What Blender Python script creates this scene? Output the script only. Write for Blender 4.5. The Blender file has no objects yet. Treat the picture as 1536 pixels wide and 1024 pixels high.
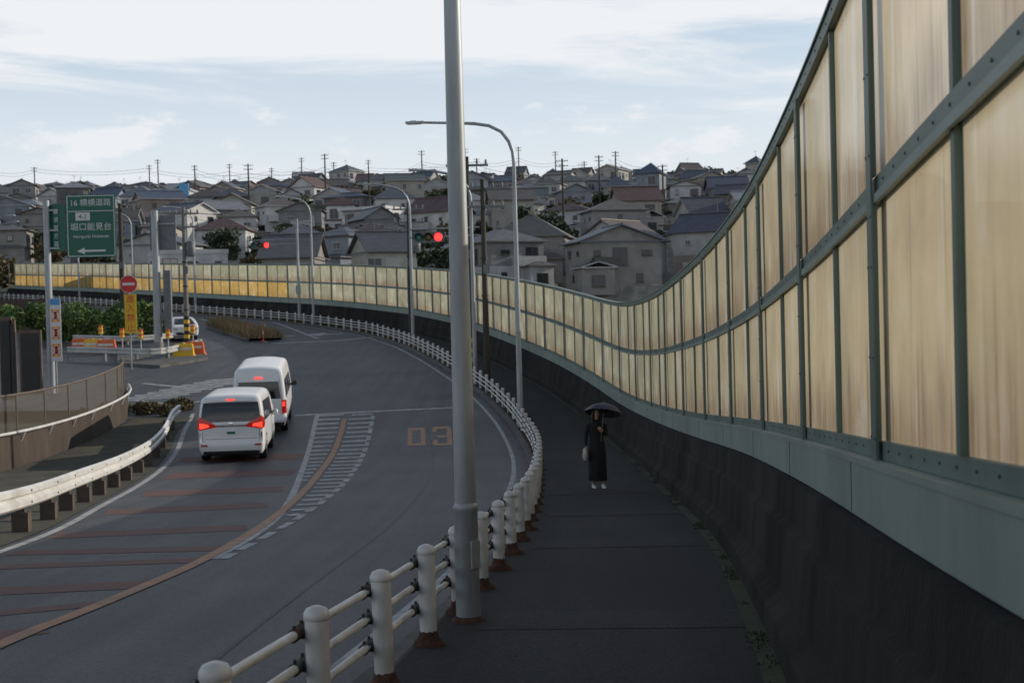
import bpy, math, random
import numpy as np
from mathutils import Vector, Matrix
random.seed(11); rng=np.random.default_rng(5)
rad=math.radians
scene=bpy.context.scene
# ------------------------------------------------------------------ camera
FP=2133.33
PITCH=math.atan(42/FP); ROLL=rad(1.5)
fwd=Vector((0,math.cos(PITCH),-math.sin(PITCH))); up0=Vector((0,math.sin(PITCH),math.cos(PITCH))); rt0=Vector((1,0,0))
rt=rt0*math.cos(ROLL)-up0*math.sin(ROLL); up=up0*math.cos(ROLL)+rt0*math.sin(ROLL)
cd=bpy.data.cameras.new("camera"); cam=bpy.data.objects.new("camera",cd); scene.collection.objects.link(cam)
cd.lens=50; cd.sensor_width=36; cd.clip_start=0.05; cd.clip_end=4000
cd.dof.use_dof=True; cd.dof.focus_distance=15; cd.dof.aperture_fstop=4.5
M=Matrix((rt,up,-fwd)).transposed().to_4x4(); cam.matrix_world=M
scene.camera=cam
scene.view_settings.view_transform='Standard'; scene.view_settings.look='None'; scene.view_settings.exposure=0
# ------------------------------------------------------------------ site profile (survey of the place, metres)
YA=np.arange(-80,400,0.5)
def smooth(a,k):
    w=np.hanning(k*2+3); w/=w.sum(); p=np.pad(a,k+1,mode='edge')
    n=k+1
    p[:n]=a[0]-(a[1]-a[0])*np.arange(n,0,-1); p[-n:]=a[-1]+(a[-1]-a[-2])*np.arange(1,n+1)
    return np.convolve(p,w,mode='valid')
ZT=[(-80,3.5),(0,-1.72),(7.6,-2.22),(15.2,-2.72),(24.4,-3.31),(33.5,-3.76),(41,-3.97),(46,-3.88),(52.7,-3.48),(63,-2.76),(79,-1.75),(96,-.8),(107,-.1),(135,1.4),(154,2.5),(200,5),(400,12)]
ZA=smooth(np.interp(YA,[a for a,b in ZT],[b for a,b in ZT]),10)
def zr(y): return float(np.interp(y,YA,ZA))
CT=[(-80,-9.6),(-6,-2.38),(0,-1.78),(5.64,-1.25),(8.7,-.85),(11.9,-.51),(14.3,-.28),(16.8,-.05),(19,.09),(24,.32),(28.5,.45),(35,.6),(41,.55),(46,.3),(50,-.05),(56,-.85),(63.5,-2.2),(72,-3.9),(82,-6.2),(92,-9.2),(100,-13),(108,-17.8),(122,-27),(137,-37),(151,-47),(175,-66),(400,-250)]
XA=smooth(np.interp(YA,[a for a,b in CT],[b for a,b in CT]),8)
def xc(y): return float(np.interp(y,YA,XA))
_ys=np.arange(-8,172,0.25); _xs=np.interp(_ys,YA,XA)
_s=np.concatenate([[0],np.cumsum(np.hypot(np.diff(_xs),np.diff(_ys)))])
SMAX=float(_s[-1])
def cs(s):
    x=float(np.interp(s,_s,_xs)); y=float(np.interp(s,_s,_ys))
    x2=float(np.interp(s+.6,_s,_xs)); y2=float(np.interp(s+.6,_s,_ys)); x1=float(np.interp(s-.6,_s,_xs)); y1=float(np.interp(s-.6,_s,_ys))
    t=Vector((x2-x1,y2-y1,0)).normalized(); n=Vector((t.y,-t.x,0))
    return Vector((x,y,0)),t,n
def s_at_y(y): return float(np.interp(y,_ys,_s))
def cp(s,off,h):
    p,t,n=cs(s); q=p+n*off; return Vector((q.x,q.y,zr(q.y)+h))
def ray(px,py): return fwd+rt*((px-768)/FP)+up*((512-py)/FP)
def D(px,py,Y):
    r=ray(px,py); return r*(Y/r.y)
def G(px,py,dz=-.12):
    r=ray(px,py); r=r/r.y
    for i in range(12,1600):
        Y=i*.2
        if r.z*Y<=zr(Y)+dz:
            a,b=Y-.2,Y
            for _ in range(12):
                m=(a+b)/2
                if r.z*m<=zr(m)+dz: b=m
                else: a=m
            return Vector((r.x*b,b,zr(b)+dz))
    return Vector((r.x*200,200,zr(200)))
WOFF=2.9; PH=2.67; CH=1.42
# ------------------------------------------------------------------ materials
MATS={}
def mat(name,col,rough=.7,metal=0,var=.25,scale=3,bump=0,emit=None,estr=0,spec=.5,col2=None,detail=6,stretch=None,bscale=None):
    if name in MATS: return MATS[name]
    m=bpy.data.materials.new(name); m.use_nodes=True; nt=m.node_tree; N=nt.nodes; L=nt.links
    b=N['Principled BSDF']; b.inputs['Roughness'].default_value=rough; b.inputs['Metallic'].default_value=metal
    b.inputs['Specular IOR Level'].default_value=spec
    tc=N.new('ShaderNodeTexCoord'); mp=N.new('ShaderNodeMapping'); L.new(tc.outputs['Object'],mp.inputs[0])
    if stretch: mp.inputs['Scale'].default_value=stretch
    no=N.new('ShaderNodeTexNoise'); no.inputs['Scale'].default_value=scale; no.inputs['Detail'].default_value=detail; no.inputs['Roughness'].default_value=.65
    L.new(mp.outputs[0],no.inputs['Vector'])
    rp=N.new('ShaderNodeValToRGB'); rp.color_ramp.elements[0].position=.3; rp.color_ramp.elements[1].position=.7
    c2=col2 if col2 else tuple(c*(1-var) for c in col)
    c1=col if col2 else tuple(min(1,c*(1+var*.4)) for c in col)
    rp.color_ramp.elements[0].color=(*c2,1); rp.color_ramp.elements[1].color=(*c1,1)
    L.new(no.outputs[0],rp.inputs[0]); L.new(rp.outputs[0],b.inputs['Base Color'])
    if bump:
        n2=N.new('ShaderNodeTexNoise'); n2.inputs['Scale'].default_value=bscale or scale*8; n2.inputs['Detail'].default_value=4
        L.new(tc.outputs['Object'],n2.inputs['Vector'])
        bp=N.new('ShaderNodeBump'); bp.inputs['Strength'].default_value=bump; bp.inputs['Distance'].default_value=.02
        L.new(n2.outputs[0],bp.inputs['Height']); L.new(bp.outputs[0],b.inputs['Normal'])
    if emit:
        b.inputs['Emission Color'].default_value=(*emit,1); b.inputs['Emission Strength'].default_value=estr
    MATS[name]=m; return m
def asphalt(name,base,speck,patch,rough=.62):
    m=bpy.data.materials.new(name); m.use_nodes=True; nt=m.node_tree; N=nt.nodes; L=nt.links
    b=N['Principled BSDF']; tc=N.new('ShaderNodeTexCoord')
    n1=N.new('ShaderNodeTexNoise'); n1.inputs['Scale'].default_value=.35; n1.inputs['Detail'].default_value=7
    n2=N.new('ShaderNodeTexNoise'); n2.inputs['Scale'].default_value=32; n2.inputs['Detail'].default_value=3
    n3=N.new('ShaderNodeTexVoronoi'); n3.inputs['Scale'].default_value=55
    mp=N.new('ShaderNodeMapping'); mp.inputs['Scale'].default_value=(2.2,.12,1); L.new(tc.outputs['Object'],mp.inputs[0])
    n4=N.new('ShaderNodeTexNoise'); n4.inputs['Scale'].default_value=1.0; n4.inputs['Detail'].default_value=4; L.new(mp.outputs[0],n4.inputs['Vector'])
    n5=N.new('ShaderNodeTexVoronoi'); n5.feature='DISTANCE_TO_EDGE'; n5.inputs['Scale'].default_value=.42
    nd=N.new('ShaderNodeTexNoise'); nd.inputs['Scale'].default_value=2.0; nd.inputs['Detail'].default_value=5; L.new(tc.outputs['Object'],nd.inputs['Vector'])
    vs_=N.new('ShaderNodeVectorMath'); vs_.operation='MULTIPLY_ADD'; vs_.inputs[1].default_value=(.9,.9,.9); L.new(nd.outputs[1],vs_.inputs[0]); L.new(tc.outputs['Object'],vs_.inputs[2]); L.new(vs_.outputs[0],n5.inputs['Vector'])
    for n in(n1,n2,n3): L.new(tc.outputs['Object'],n.inputs['Vector'])
    r1=N.new('ShaderNodeValToRGB'); r1.color_ramp.elements[0].position=.35; r1.color_ramp.elements[1].position=.65
    r1.color_ramp.elements[0].color=(*[c*(1-patch) for c in base],1); r1.color_ramp.elements[1].color=(*base,1)
    L.new(n1.outputs[0],r1.inputs[0])
    last=r1.outputs[0]
    for src,lo,hi,p0,p1 in((n2.outputs[0],1-speck,1+speck,.3,.7),(n4.outputs[0],.72,1.2,.35,.65),(n5.outputs[0],.72,1.0,.0,.012)):
        r2=N.new('ShaderNodeMapRange'); r2.inputs['From Min'].default_value=p0; r2.inputs['From Max'].default_value=p1; r2.inputs['To Min'].default_value=lo; r2.inputs['To Max'].default_value=hi
        L.new(src,r2.inputs[0]); mx=N.new('ShaderNodeVectorMath'); mx.operation='SCALE'; L.new(last,mx.inputs[0]); L.new(r2.outputs[0],mx.inputs['Scale']); last=mx.outputs[0]
    L.new(last,b.inputs['Base Color'])
    b.inputs['Roughness'].default_value=rough
    bp=N.new('ShaderNodeBump'); bp.inputs['Strength'].default_value=.8; bp.inputs['Distance'].default_value=.008
    L.new(n3.outputs[0],bp.inputs['Height']); L.new(bp.outputs[0],b.inputs['Normal'])
    return m
M_road=asphalt('asphalt_road',(.070,.072,.077),.4,.3,.6)
M_roadp=asphalt('asphalt_patch',(.045,.046,.050),.35,.2,.6)
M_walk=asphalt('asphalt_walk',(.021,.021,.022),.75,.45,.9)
M_walkband=asphalt('walk_light_band',(.028,.028,.0285),.7,.45,.9)  # paler walk colour for the painted bands of light
M_soil=mat('soil',(.07,.065,.04),.95,scale=1.2,var=.5,bump=.5)
M_hill=mat('hill_ground',(.08,.085,.055),.95,scale=.15,var=.5)
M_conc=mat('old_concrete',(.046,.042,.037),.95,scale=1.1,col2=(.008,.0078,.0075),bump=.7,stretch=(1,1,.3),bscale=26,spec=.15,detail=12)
M_concl=mat('concrete_light',(.26,.25,.235),.85,scale=.7,var=.5,bump=.3)
M_green=mat('green_steel',(.12,.175,.15),.5,.0,scale=1.3,var=.35,bump=.05,stretch=(1,1,.4))
M_greenl=mat('green_steel_girder',(.24,.30,.265),.5,.0,scale=1.1,var=.3,bump=.05,detail=10,stretch=(1,1,.5))
M_bolt=mat('bolt',(.09,.12,.105),.4,.5)
M_white=mat('white_painted_steel',(.72,.72,.71),.4,scale=5,col2=(.46,.44,.41),detail=9,stretch=(1,1,.3))
M_rust=mat('rust',(.11,.05,.032),.95,scale=14,var=.7,bump=.8)
M_dark=mat('dark_clamp',(.03,.028,.026),.6)
M_galv=mat('galvanised',(.34,.365,.38),.45,.35,scale=5,var=.3,stretch=(1,1,.2))
M_galvd=mat('galvanised_weathered',(.17,.18,.19),.6,.1,scale=5,var=.3)
M_wood=mat('old_pole',(.06,.05,.04),.85,scale=3,var=.4,stretch=(1,1,.1))
M_cpole=mat('concrete_pole',(.20,.19,.175),.85,scale=2,var=.3)
M_paintw=mat('road_paint_white',(.55,.55,.54),.7,scale=3.5,var=.0,col2=(.17,.17,.175),detail=12)
M_painto=mat('road_paint_orange',(.50,.25,.13),.7,scale=3.5,col2=(.24,.14,.09),detail=12)
M_paintr=mat('road_paint_red',(.17,.058,.045),.75,scale=1.6,col2=(.085,.05,.046),detail=12)
M_black=mat('black_paint',(.015,.015,.015),.5)
M_yellow=mat('yellow_paint',(.75,.45,.02),.5,scale=4,var=.15)
M_orange=mat('orange_plastic',(.7,.13,.03),.5)
# ------------------------------------------------------------------ mesh builder
class MB:
    def __init__(s): s.v=[];s.f=[];s.m=[];s.sm=[];s.mats=[]
    def mi(s,m):
        if m not in s.mats: s.mats.append(m)
        return s.mats.index(m)
    def add(s,vs,fs,m,smooth=False):
        o=len(s.v); s.v+= [tuple(x) for x in vs]; k=s.mi(m)
        for f in fs: s.f.append(tuple(i+o for i in f)); s.m.append(k); s.sm.append(smooth)
    def box(s,c,sz,m,rz=0,X=None):
        hx,hy,hz=[a/2 for a in sz]; vs=[]
        for dx,dy,dz in((-1,-1,-1),(1,-1,-1),(1,1,-1),(-1,1,-1),(-1,-1,1),(1,-1,1),(1,1,1),(-1,1,1)):
            vs.append(Vector((dx*hx,dy*hy,dz*hz)))
        R=Matrix.Rotation(rz,3,'Z'); vs=[R@v+Vector(c) for v in vs]
        if X is not None: vs=[X@v for v in vs]
        s.add(vs,[(0,3,2,1),(4,5,6,7),(0,1,5,4),(1,2,6,5),(2,3,7,6),(3,0,4,7)],m)
    def cyl(s,p0,p1,r0,r1,n,m,cap=True,X=None):
        p0=Vector(p0);p1=Vector(p1); s.tube([p0,p1],[r0,r1],n,m,cap,X)
    def tube(s,pts,r,n,m,cap=True,X=None):
        pts=[Vector(p) for p in pts]
        if not isinstance(r,(list,tuple)): r=[r]*len(pts)
        vs=[];fs=[]; prev=None
        for i,p in enumerate(pts):
            t=(pts[min(i+1,len(pts)-1)]-pts[max(i-1,0)]).normalized()
            if prev is None: a=Vector((1,0,0)) if abs(t.x)<.8 else Vector((0,1,0))
            else: a=prev
            u=(a-t*a.dot(t)).normalized(); prev=u; w=t.cross(u)
            for k in range(n):
                q=2*math.pi*k/n; vs.append(p+(u*math.cos(q)+w*math.sin(q))*r[i])
        for i in range(len(pts)-1):
            for k in range(n): fs.append((i*n+k,i*n+(k+1)%n,(i+1)*n+(k+1)%n,(i+1)*n+k))
        if X is not None: vs=[X@v for v in vs]
        s.add(vs,fs,m,True)
        if cap:
            e=(len(pts)-1)*n
            s.add(vs[:n],[tuple(range(n-1,-1,-1))],m); s.add(vs[e:],[tuple(range(n))],m)
    def loft(s,rings,m,cap=True,smooth=True):
        n=len(rings[0]); vs=[p for r in rings for p in r]; fs=[]
        for i in range(len(rings)-1):
            for k in range(n): fs.append((i*n+k,i*n+(k+1)%n,(i+1)*n+(k+1)%n,(i+1)*n+k))
        if cap: fs.append(tuple(range(n-1,-1,-1))); fs.append(tuple(range((len(rings)-1)*n,len(rings)*n)))
        s.add(vs,fs,m,smooth)
    def sweep(s,prof,s0,s1,m,step=1.0,closed=True):
        n=max(2,int((s1-s0)/step)+1); vs=[];fs=[];k=len(prof)
        for i in range(n):
            q=s0+(s1-s0)*i/(n-1)
            for o,h in prof: vs.append(cp(q,o,h))
        for i in range(n-1):
            for j in range(k if closed else k-1):
                fs.append((i*k+j,i*k+(j+1)%k,(i+1)*k+(j+1)%k,(i+1)*k+j))
        if closed: fs.append(tuple(range(k))); fs.append(tuple((n-1)*k+j for j in range(k-1,-1,-1)))
        s.add(vs,fs,m)
    def cbox(s,q,along,o0,o1,h0,h1,m):
        p,t,n=cs(q); vs=[]
        zb=zr((p+n*(o0+o1)/2).y)
        for h in(h0,h1):
            for a,o in((-along/2,o0),(along/2,o0),(along/2,o1),(-along/2,o1)):
                w=p+t*a+n*o; vs.append(Vector((w.x,w.y,zb+h)))
        s.add(vs,[(0,3,2,1),(4,5,6,7),(0,1,5,4),(1,2,6,5),(2,3,7,6),(3,0,4,7)],m)
    def build(s,name,parent=None,bevel=0,recalc=True):
        me=bpy.data.meshes.new(name); me.from_pydata(s.v,[],s.f)
        for m in s.mats: me.materials.append(m)
        me.polygons.foreach_set('material_index',s.m); me.polygons.foreach_set('use_smooth',s.sm)
        me.update()
        if recalc:
            import bmesh
            bm=bmesh.new(); bm.from_mesh(me); bmesh.ops.recalc_face_normals(bm,faces=bm.faces); bm.to_mesh(me); bm.free()
        ob=bpy.data.objects.new(name,me); scene.collection.objects.link(ob)
        if parent: ob.parent=parent
        if bevel:
            b=ob.modifiers.new('bevel','BEVEL'); b.width=bevel; b.segments=2; b.limit_method='ANGLE'
        return ob
def empty(name,loc=(0,0,0),rz=0):
    e=bpy.data.objects.new(name,None); scene.collection.objects.link(e); e.location=loc; e.rotation_euler=(0,0,rz); return e
def text(parent,body,loc,size,m,rz=0,extr=.004,align='CENTER'):
    c=bpy.data.curves.new('lettering','FONT'); c.body=body; c.size=size; c.extrude=extr; c.align_x=align; c.align_y='CENTER'
    c.materials.append(m); o=bpy.data.objects.new('lettering',c); scene.collection.objects.link(o)
    o.location=loc; o.rotation_euler=(rad(90),0,rz); o.parent=parent; return o
# ------------------------------------------------------------------ terrain
def hill(x,y):
    z=float(np.interp(y,[-80,100,150,190,260,340,430,520,1000],[-5,-5,-.3,3.4,12.6,23.2,33.6,36,28]))
    if y>150: z+=-.018*min(max(x,-300),200)*min(1,(y-150)/100)+1.2*math.sin(x*.021+1)*min(1,(y-150)/100)
    return z
def sstep(a): a=max(0,min(1,a)); return a*a*(3-2*a)
def dout(x,y):
    p1=xc(y); sl=(xc(y+1)-xc(y-1))/2; c=1/math.sqrt(1+sl*sl); return (x-p1)*c-3.3
def terrain(x,y):
    w=max(sstep(dout(x,y)/22) , sstep((y-165)/25))
    return (zr(min(y,200))-.55)*(1-w)+hill(x,y)*w
mb=MB(); xs=list(np.concatenate([np.arange(-700,-120,40),np.arange(-120,120,4),np.arange(120,701,40)])); ys=list(np.concatenate([np.arange(-80,240,4),np.arange(240,600,12),np.arange(600,3000,150)]))
vs=[(x,y,terrain(x,y)) for y in ys for x in xs]; n=len(xs)
mb.add(vs,[(j*n+i,j*n+i+1,(j+1)*n+i+1,(j+1)*n+i) for j in range(len(ys)-1) for i in range(n-1)],M_hill,True)
mb.build('ground')
mb=MB(); ys=np.arange(-40,172,1.0); K=9
vs=[]; 
for y in ys:
    xr=xc(y)-.2
    xl=float(np.interp(y,[-40,0,49,56,62,200],[-14.5,-14.5,-14.3,-16,-95,-95]))
    for k in range(K): vs.append((xl+(xr-xl)*k/(K-1),y,zr(y)-.12))
mb.add(vs,[(j*K+i,j*K+i+1,(j+1)*K+i+1,(j+1)*K+i) for j in range(len(ys)-1) for i in range(K-1)],M_road,True)
mb.build('road')
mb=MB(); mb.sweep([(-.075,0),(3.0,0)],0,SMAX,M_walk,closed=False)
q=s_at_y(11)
while q<s_at_y(60):      # bands of light across the walk, painted as paler asphalt strips
    L_=random.uniform(.4,1.6); a_=random.uniform(-.06,.5); mb.sweep([(a_,.004),(2.47,.004)],q,q+L_,M_walkband,step=.25,closed=False); q+=L_+random.uniform(1.5,5.5)
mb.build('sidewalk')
M_kerb=mat('kerb_concrete',(.13,.125,.12),.9,scale=2,var=.5,bump=.4)
mb=MB(); mb.sweep([(-.24,-.2),(-.24,.0),(-.22,.012),(-.09,.012),(-.07,-.0),(-.07,-.2)],0,SMAX,M_kerb); mb.build('kerb')
# ------------------------------------------------------------------ retaining wall under barrier
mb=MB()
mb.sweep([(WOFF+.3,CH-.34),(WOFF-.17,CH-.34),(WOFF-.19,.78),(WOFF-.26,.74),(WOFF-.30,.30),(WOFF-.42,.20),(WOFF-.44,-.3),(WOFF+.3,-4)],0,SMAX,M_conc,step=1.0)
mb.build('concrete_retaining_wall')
# ------------------------------------------------------------------ noise barrier
def panel_mat(name,clean,dirty,far):
    m=bpy.data.materials.new(name); m.use_nodes=True; nt=m.node_tree; N=nt.nodes; L=nt.links
    N.remove(N['Principled BSDF']); out=N['Material Output']
    uv=N.new('ShaderNodeUVMap'); sp=N.new('ShaderNodeSeparateXYZ'); L.new(uv.outputs[0],sp.inputs[0])
    fl=N.new('ShaderNodeMath'); fl.operation='FLOOR'; L.new(sp.outputs[0],fl.inputs[0])
    fy=N.new('ShaderNodeMath'); fy.operation='FLOOR'; L.new(sp.outputs[1],fy.inputs[0])
    fr=N.new('ShaderNodeMath'); fr.operation='FRACT'; L.new(sp.outputs[1],fr.inputs[0])
    cb=N.new('ShaderNodeCombineXYZ'); L.new(fl.outputs[0],cb.inputs[0]); L.new(fy.outputs[0],cb.inputs[1])
    wn=N.new('ShaderNodeTexWhiteNoise'); L.new(cb.outputs[0],wn.inputs['Vector'])
    def nz(sc,scale,det,rough=.55):
        mp=N.new('ShaderNodeMapping'); mp.inputs['Scale'].default_value=sc; L.new(uv.outputs[0],mp.inputs[0])
        st=N.new('ShaderNodeTexNoise'); st.inputs['Scale'].default_value=scale; st.inputs['Detail'].default_value=det; st.inputs['Roughness'].default_value=rough; L.new(mp.outputs[0],st.inputs['Vector']); return st.outputs[0]
    def mrg(src,a,b,c,d):
        r=N.new('ShaderNodeMapRange'); r.interpolation_type='SMOOTHSTEP'; 
        for k,v in zip(('From Min','From Max','To Min','To Max'),(a,b,c,d)): r.inputs[k].default_value=v
        L.new(src,r.inputs[0]); return r.outputs[0]
    def mth(op,a,b):
        x=N.new('ShaderNodeMath'); x.operation=op; x.use_clamp=(op=='ADD')
        for k,v in enumerate((a,b)):
            if isinstance(v,(int,float)): x.inputs[k].default_value=v
            else: L.new(v,x.inputs[k])
        return x.outputs[0]
    def mixc(f,a,b):
        x=N.new('ShaderNodeMix'); x.data_type='RGBA'; L.new(f,x.inputs[0])
        for k,v in((6,a),(7,b)):
            if isinstance(v,tuple): x.inputs[k].default_value=(*v,1)
            else: L.new(v,x.inputs[k])
        return x.outputs[2]
    fine=nz((13,.55,1),1.7,7); edge=nz((7,.9,1),1.3,5); cloud=nz((2.2,1.3,1),1.3,6,.6)
    tide=mrg(mth('SUBTRACT',fr.outputs[0],mth('MULTIPLY',edge,.62)),-.27,.14,1.0,0.0)
    dirt=mth('ADD',mth('MULTIPLY',tide,mrg(fine,.25,.7,.45,1.0)),mth('MULTIPLY',mrg(fine,.5,.78,0,1),.5))
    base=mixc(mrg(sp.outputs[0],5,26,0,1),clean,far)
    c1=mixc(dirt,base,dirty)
    c2=mixc(mrg(cloud,.5,.75,0,.6),c1,(.70,.69,.64))
    c3=mixc(mrg(nz((5,.25,1),1.1,4),.56,.75,0,.65),c2,(.78,.78,.76))
    br=mth('MULTIPLY',mrg(wn.outputs[0],0,1,.80,1.02),mrg(cloud,.2,.6,.76,1.0))
    vm=N.new('ShaderNodeVectorMath'); vm.operation='SCALE'; L.new(c3,vm.inputs[0]); L.new(br,vm.inputs['Scale'])
    tr=N.new('ShaderNodeBsdfTranslucent'); L.new(vm.outputs[0],tr.inputs[0])
    df=N.new('ShaderNodeBsdfDiffuse'); L.new(vm.outputs[0],df.inputs[0])
    tp=N.new('ShaderNodeBsdfTransparent'); tp.inputs[0].default_value=(.9,.85,.7,1)
    gl=N.new('ShaderNodeBsdfGlossy'); gl.inputs['Roughness'].default_value=.18; gl.inputs[0].default_value=(.8,.8,.8,1)
    a=N.new('ShaderNodeMixShader'); a.inputs[0].default_value=.34; L.new(tr.outputs[0],a.inputs[1]); L.new(df.outputs[0],a.inputs[2])
    b=N.new('ShaderNodeMixShader'); b.inputs[0].default_value=.06; L.new(a.outputs[0],b.inputs[1]); L.new(tp.outputs[0],b.inputs[2])
    lw=N.new('ShaderNodeLayerWeight'); lw.inputs[0].default_value=.5
    pw=mth('POWER',lw.outputs['Facing'],5); ml=N.new('ShaderNodeMath'); ml.operation='MULTIPLY_ADD'; ml.inputs[1].default_value=.45; ml.inputs[2].default_value=.03; L.new(pw,ml.inputs[0])
    c=N.new('ShaderNodeMixShader'); L.new(ml.outputs[0],c.inputs[0]); L.new(b.outputs[0],c.inputs[1]); L.new(gl.outputs[0],c.inputs[2])
    L.new(c.outputs[0],out.inputs[0]); return m
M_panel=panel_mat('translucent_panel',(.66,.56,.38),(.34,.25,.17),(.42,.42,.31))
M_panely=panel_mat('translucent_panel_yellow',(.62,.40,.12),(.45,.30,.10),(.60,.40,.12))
bar=empty('noise_barrier')
S0=s_at_y(7.45)-4*3; POSTS=[S0+4*i for i in range(60) if S0+4*i<SMAX-1 and S0+4*i>0]
HM=PH*.5
vs=[];fs=[];uvs=[];mi=[]; SY=s_at_y(109)
for i,q in enumerate(POSTS[:-1]):
    for j in range(2):
        for row in range(2):
            a=q+2*j; h0=CH+(0 if row==0 else HM); h1=CH+(HM if row==0 else PH)
            o=len(vs)
            for k in range(3):
                vs.append(cp(a+k,WOFF,h0)); vs.append(cp(a+k,WOFF,h1))
            for k in range(2):
                fs.append((o+2*k,o+2*k+2,o+2*k+3,o+2*k+1)); u0=(i*2+j)+.002+.996*k/2; u1=(i*2+j)+.002+.996*(k+1)/2
                uvs+=[(u0,row+.001),(u1,row+.001),(u1,row+.999),(u0,row+.999)]; mi.append(1 if q>SY and row==0 else 0)
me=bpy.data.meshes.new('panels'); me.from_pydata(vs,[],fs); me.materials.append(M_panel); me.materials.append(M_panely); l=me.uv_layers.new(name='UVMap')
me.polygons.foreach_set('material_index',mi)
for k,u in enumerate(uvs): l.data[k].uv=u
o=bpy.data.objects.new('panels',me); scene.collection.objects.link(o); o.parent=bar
mb=MB(); E=POSTS[-1]; B=POSTS[0]
R=lambda o0,o1,h0,h1:[(o0,h0),(o1,h0),(o1,h1),(o0,h1)]
mb.sweep(R(WOFF-.045,WOFF+.05,CH+PH-.03,CH+PH+.07),B,E,M_green)
mb.sweep(R(WOFF-.06,WOFF+.07,CH+PH+.072,CH+PH+.09),B,E,M_greenl)
mb.sweep(R(WOFF-.035,WOFF+.04,CH+HM-.06,CH+HM+.06),B,E,M_green)
mb.sweep(R(WOFF-.055,WOFF-.037,CH+HM-.078,CH+HM-.035),B,E,M_greenl)
mb.sweep(R(WOFF-.035,WOFF+.04,CH-.01,CH+.08),B,E,M_green)
mb.sweep(R(WOFF-.11,WOFF+.1,CH-.045,CH-.012),B,E,M_greenl)
mb.sweep(R(WOFF-.10,WOFF+.08,CH-.33,CH-.048),B,E,M_greenl)
mb.build('rails',bar)
mb=MB()
for i,q in enumerate(POSTS):
    mb.cbox(q,.17,WOFF-.068,WOFF-.057,CH-.008,CH+PH-.035,M_green)
    mb.cbox(q,.15,WOFF-.056,WOFF-.036,CH+.085,CH+HM-.08,M_green)
    mb.cbox(q,.15,WOFF-.056,WOFF-.036,CH+HM+.065,CH+PH-.035,M_green)
    mb.cbox(q,.17,WOFF+.082,WOFF+.095,CH-.04,CH+PH-.035,M_green)
    mb.cbox(q+2,.07,WOFF-.03,WOFF+.03,CH+.082,CH+HM-.062,M_green)
    mb.cbox(q+2,.07,WOFF-.03,WOFF+.03,CH+HM+.062,CH+PH-.033,M_green)
    mb.cbox(q+.7,.012,WOFF-.104,WOFF-.09,CH-.32,CH-.05,M_bolt)
mb.build('posts',bar)
mb=MB()
for q in POSTS:
    P,t,nn=cs(q)
    if P.y>34: break
    for h in (.1,.5,.95,1.2,1.5,1.9,2.35,2.55):
        for a in(-.06,.06):
            c=cp(q,WOFF-.068,CH+h)+t*a; mb.cyl(c,c-nn*.005,.008,.007,6,M_bolt)
    for k in np.arange(.3,4,.34):
        for h,o in((HM+.015,-.036),(.04,-.036),(PH+.02,-.046)):
            c=cp(q+k,WOFF+o,CH+h); mb.cyl(c,c-nn*.005,.008,.007,6,M_bolt)
mb.build('bolts',bar)
# ------------------------------------------------------------------ sidewalk guard fence
mb=MB(); SP=1.57; q=s_at_y(5.64)-SP*4
while q<SMAX-2:
    p,t,n=cs(q); b=cp(q,.02,0); near=p.y<45
    nn=20 if near else 6
    jx=(random.random()-.5)*.025
    mb.tube([b+Vector((0,0,-.05)),b+Vector((jx,0,.70))],[.062,.062],nn,M_white,cap=False)
    mb.tube([b+Vector((jx,0,h)) for h in(.668,.672,.70,.725,.738)],[.063,.068,.067,.052,.02],nn,M_white)
    sc=.8+.35*random.random()
    if near: mb.tube([b+Vector((0,0,-.02)),b+Vector((0,0,.03)),b+Vector((0,0,.06)),b+Vector((0,0,.13*sc))],[.14*sc,.13*sc,.08,.0635],9,M_rust)
    for h in(.60,.43,.26):
        a=b-n*.055+Vector((jx,0,h))
        if near:
            mb.cyl(a+n*.02,a-n*.05,.035,.03,8,M_dark)
            mb.tube([a-n*.045-t*.10,a-n*.045+t*.10],.034,10,M_dark if random.random()<.75 else M_rust)
            for k in(-1,1): mb.cyl(a-n*.045+t*.07*k,a-n*.045+t*.07*k+Vector((0,0,.05)),.009,.009,6,M_dark)
        mb.tube([cp(q+SP*k/3,-.08,0)+Vector((0,0,h)) for k in range(4)],.0245,10 if near else 5,M_white,cap=False)
    q+=SP
mb.build('guard_fence')
# ------------------------------------------------------------------ markings
def resamp(pts,step=.5):
    P=[Vector((p[0],p[1],0)) for p in pts]; out=[]
    for i in range(len(P)-1):
        p0=P[max(i-1,0)];p1=P[i];p2=P[i+1];p3=P[min(i+2,len(P)-1)]; n=max(1,int((p2-p1).length/step))
        for k in range(n):
            u=k/n; out.append(.5*((2*p1)+(-p0+p2)*u+(2*p0-5*p1+4*p2-p3)*u*u+(-p0+3*p1-3*p2+p3)*u**3))
    out.append(P[-1]); return out
def strip(mb,pts,w,m,dz=.006,step=.5):
    P=resamp(pts,step); vs=[]
    for i,p in enumerate(P):
        t=(P[min(i+1,len(P)-1)]-P[max(i-1,0)]).normalized(); n=Vector((t.y,-t.x,0))
        for s in(-.5,.5):
            a=p+n*w*s; vs.append((a.x,a.y,zr(a.y)-.12+dz))
    mb.add(vs,[(2*i,2*i+1,2*i+3,2*i+2) for i in range(len(P)-1)],m)
    return P
def g2(l): return [(G(a,b).x,G(a,b).y) for a,b in l]
mp_=MB()
strip(mp_,[(-.9,-10),(-.6,10),(.0,20),(.0,34),(-.1,44)],.06,M_black,.0036)
strip(mp_,[(-2.3,-10),(-2.3,10),(-2.0,24),(-2.2,38),(-3.3,52),(-5,66)],.05,M_roadp,.0036)
strip(mp_,[(-3.9,57),(-.9,58)],1.6,M_roadp,.0035); strip(mp_,[(-12,66),(-4,66.5)],2.2,M_roadp,.0035)
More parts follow.
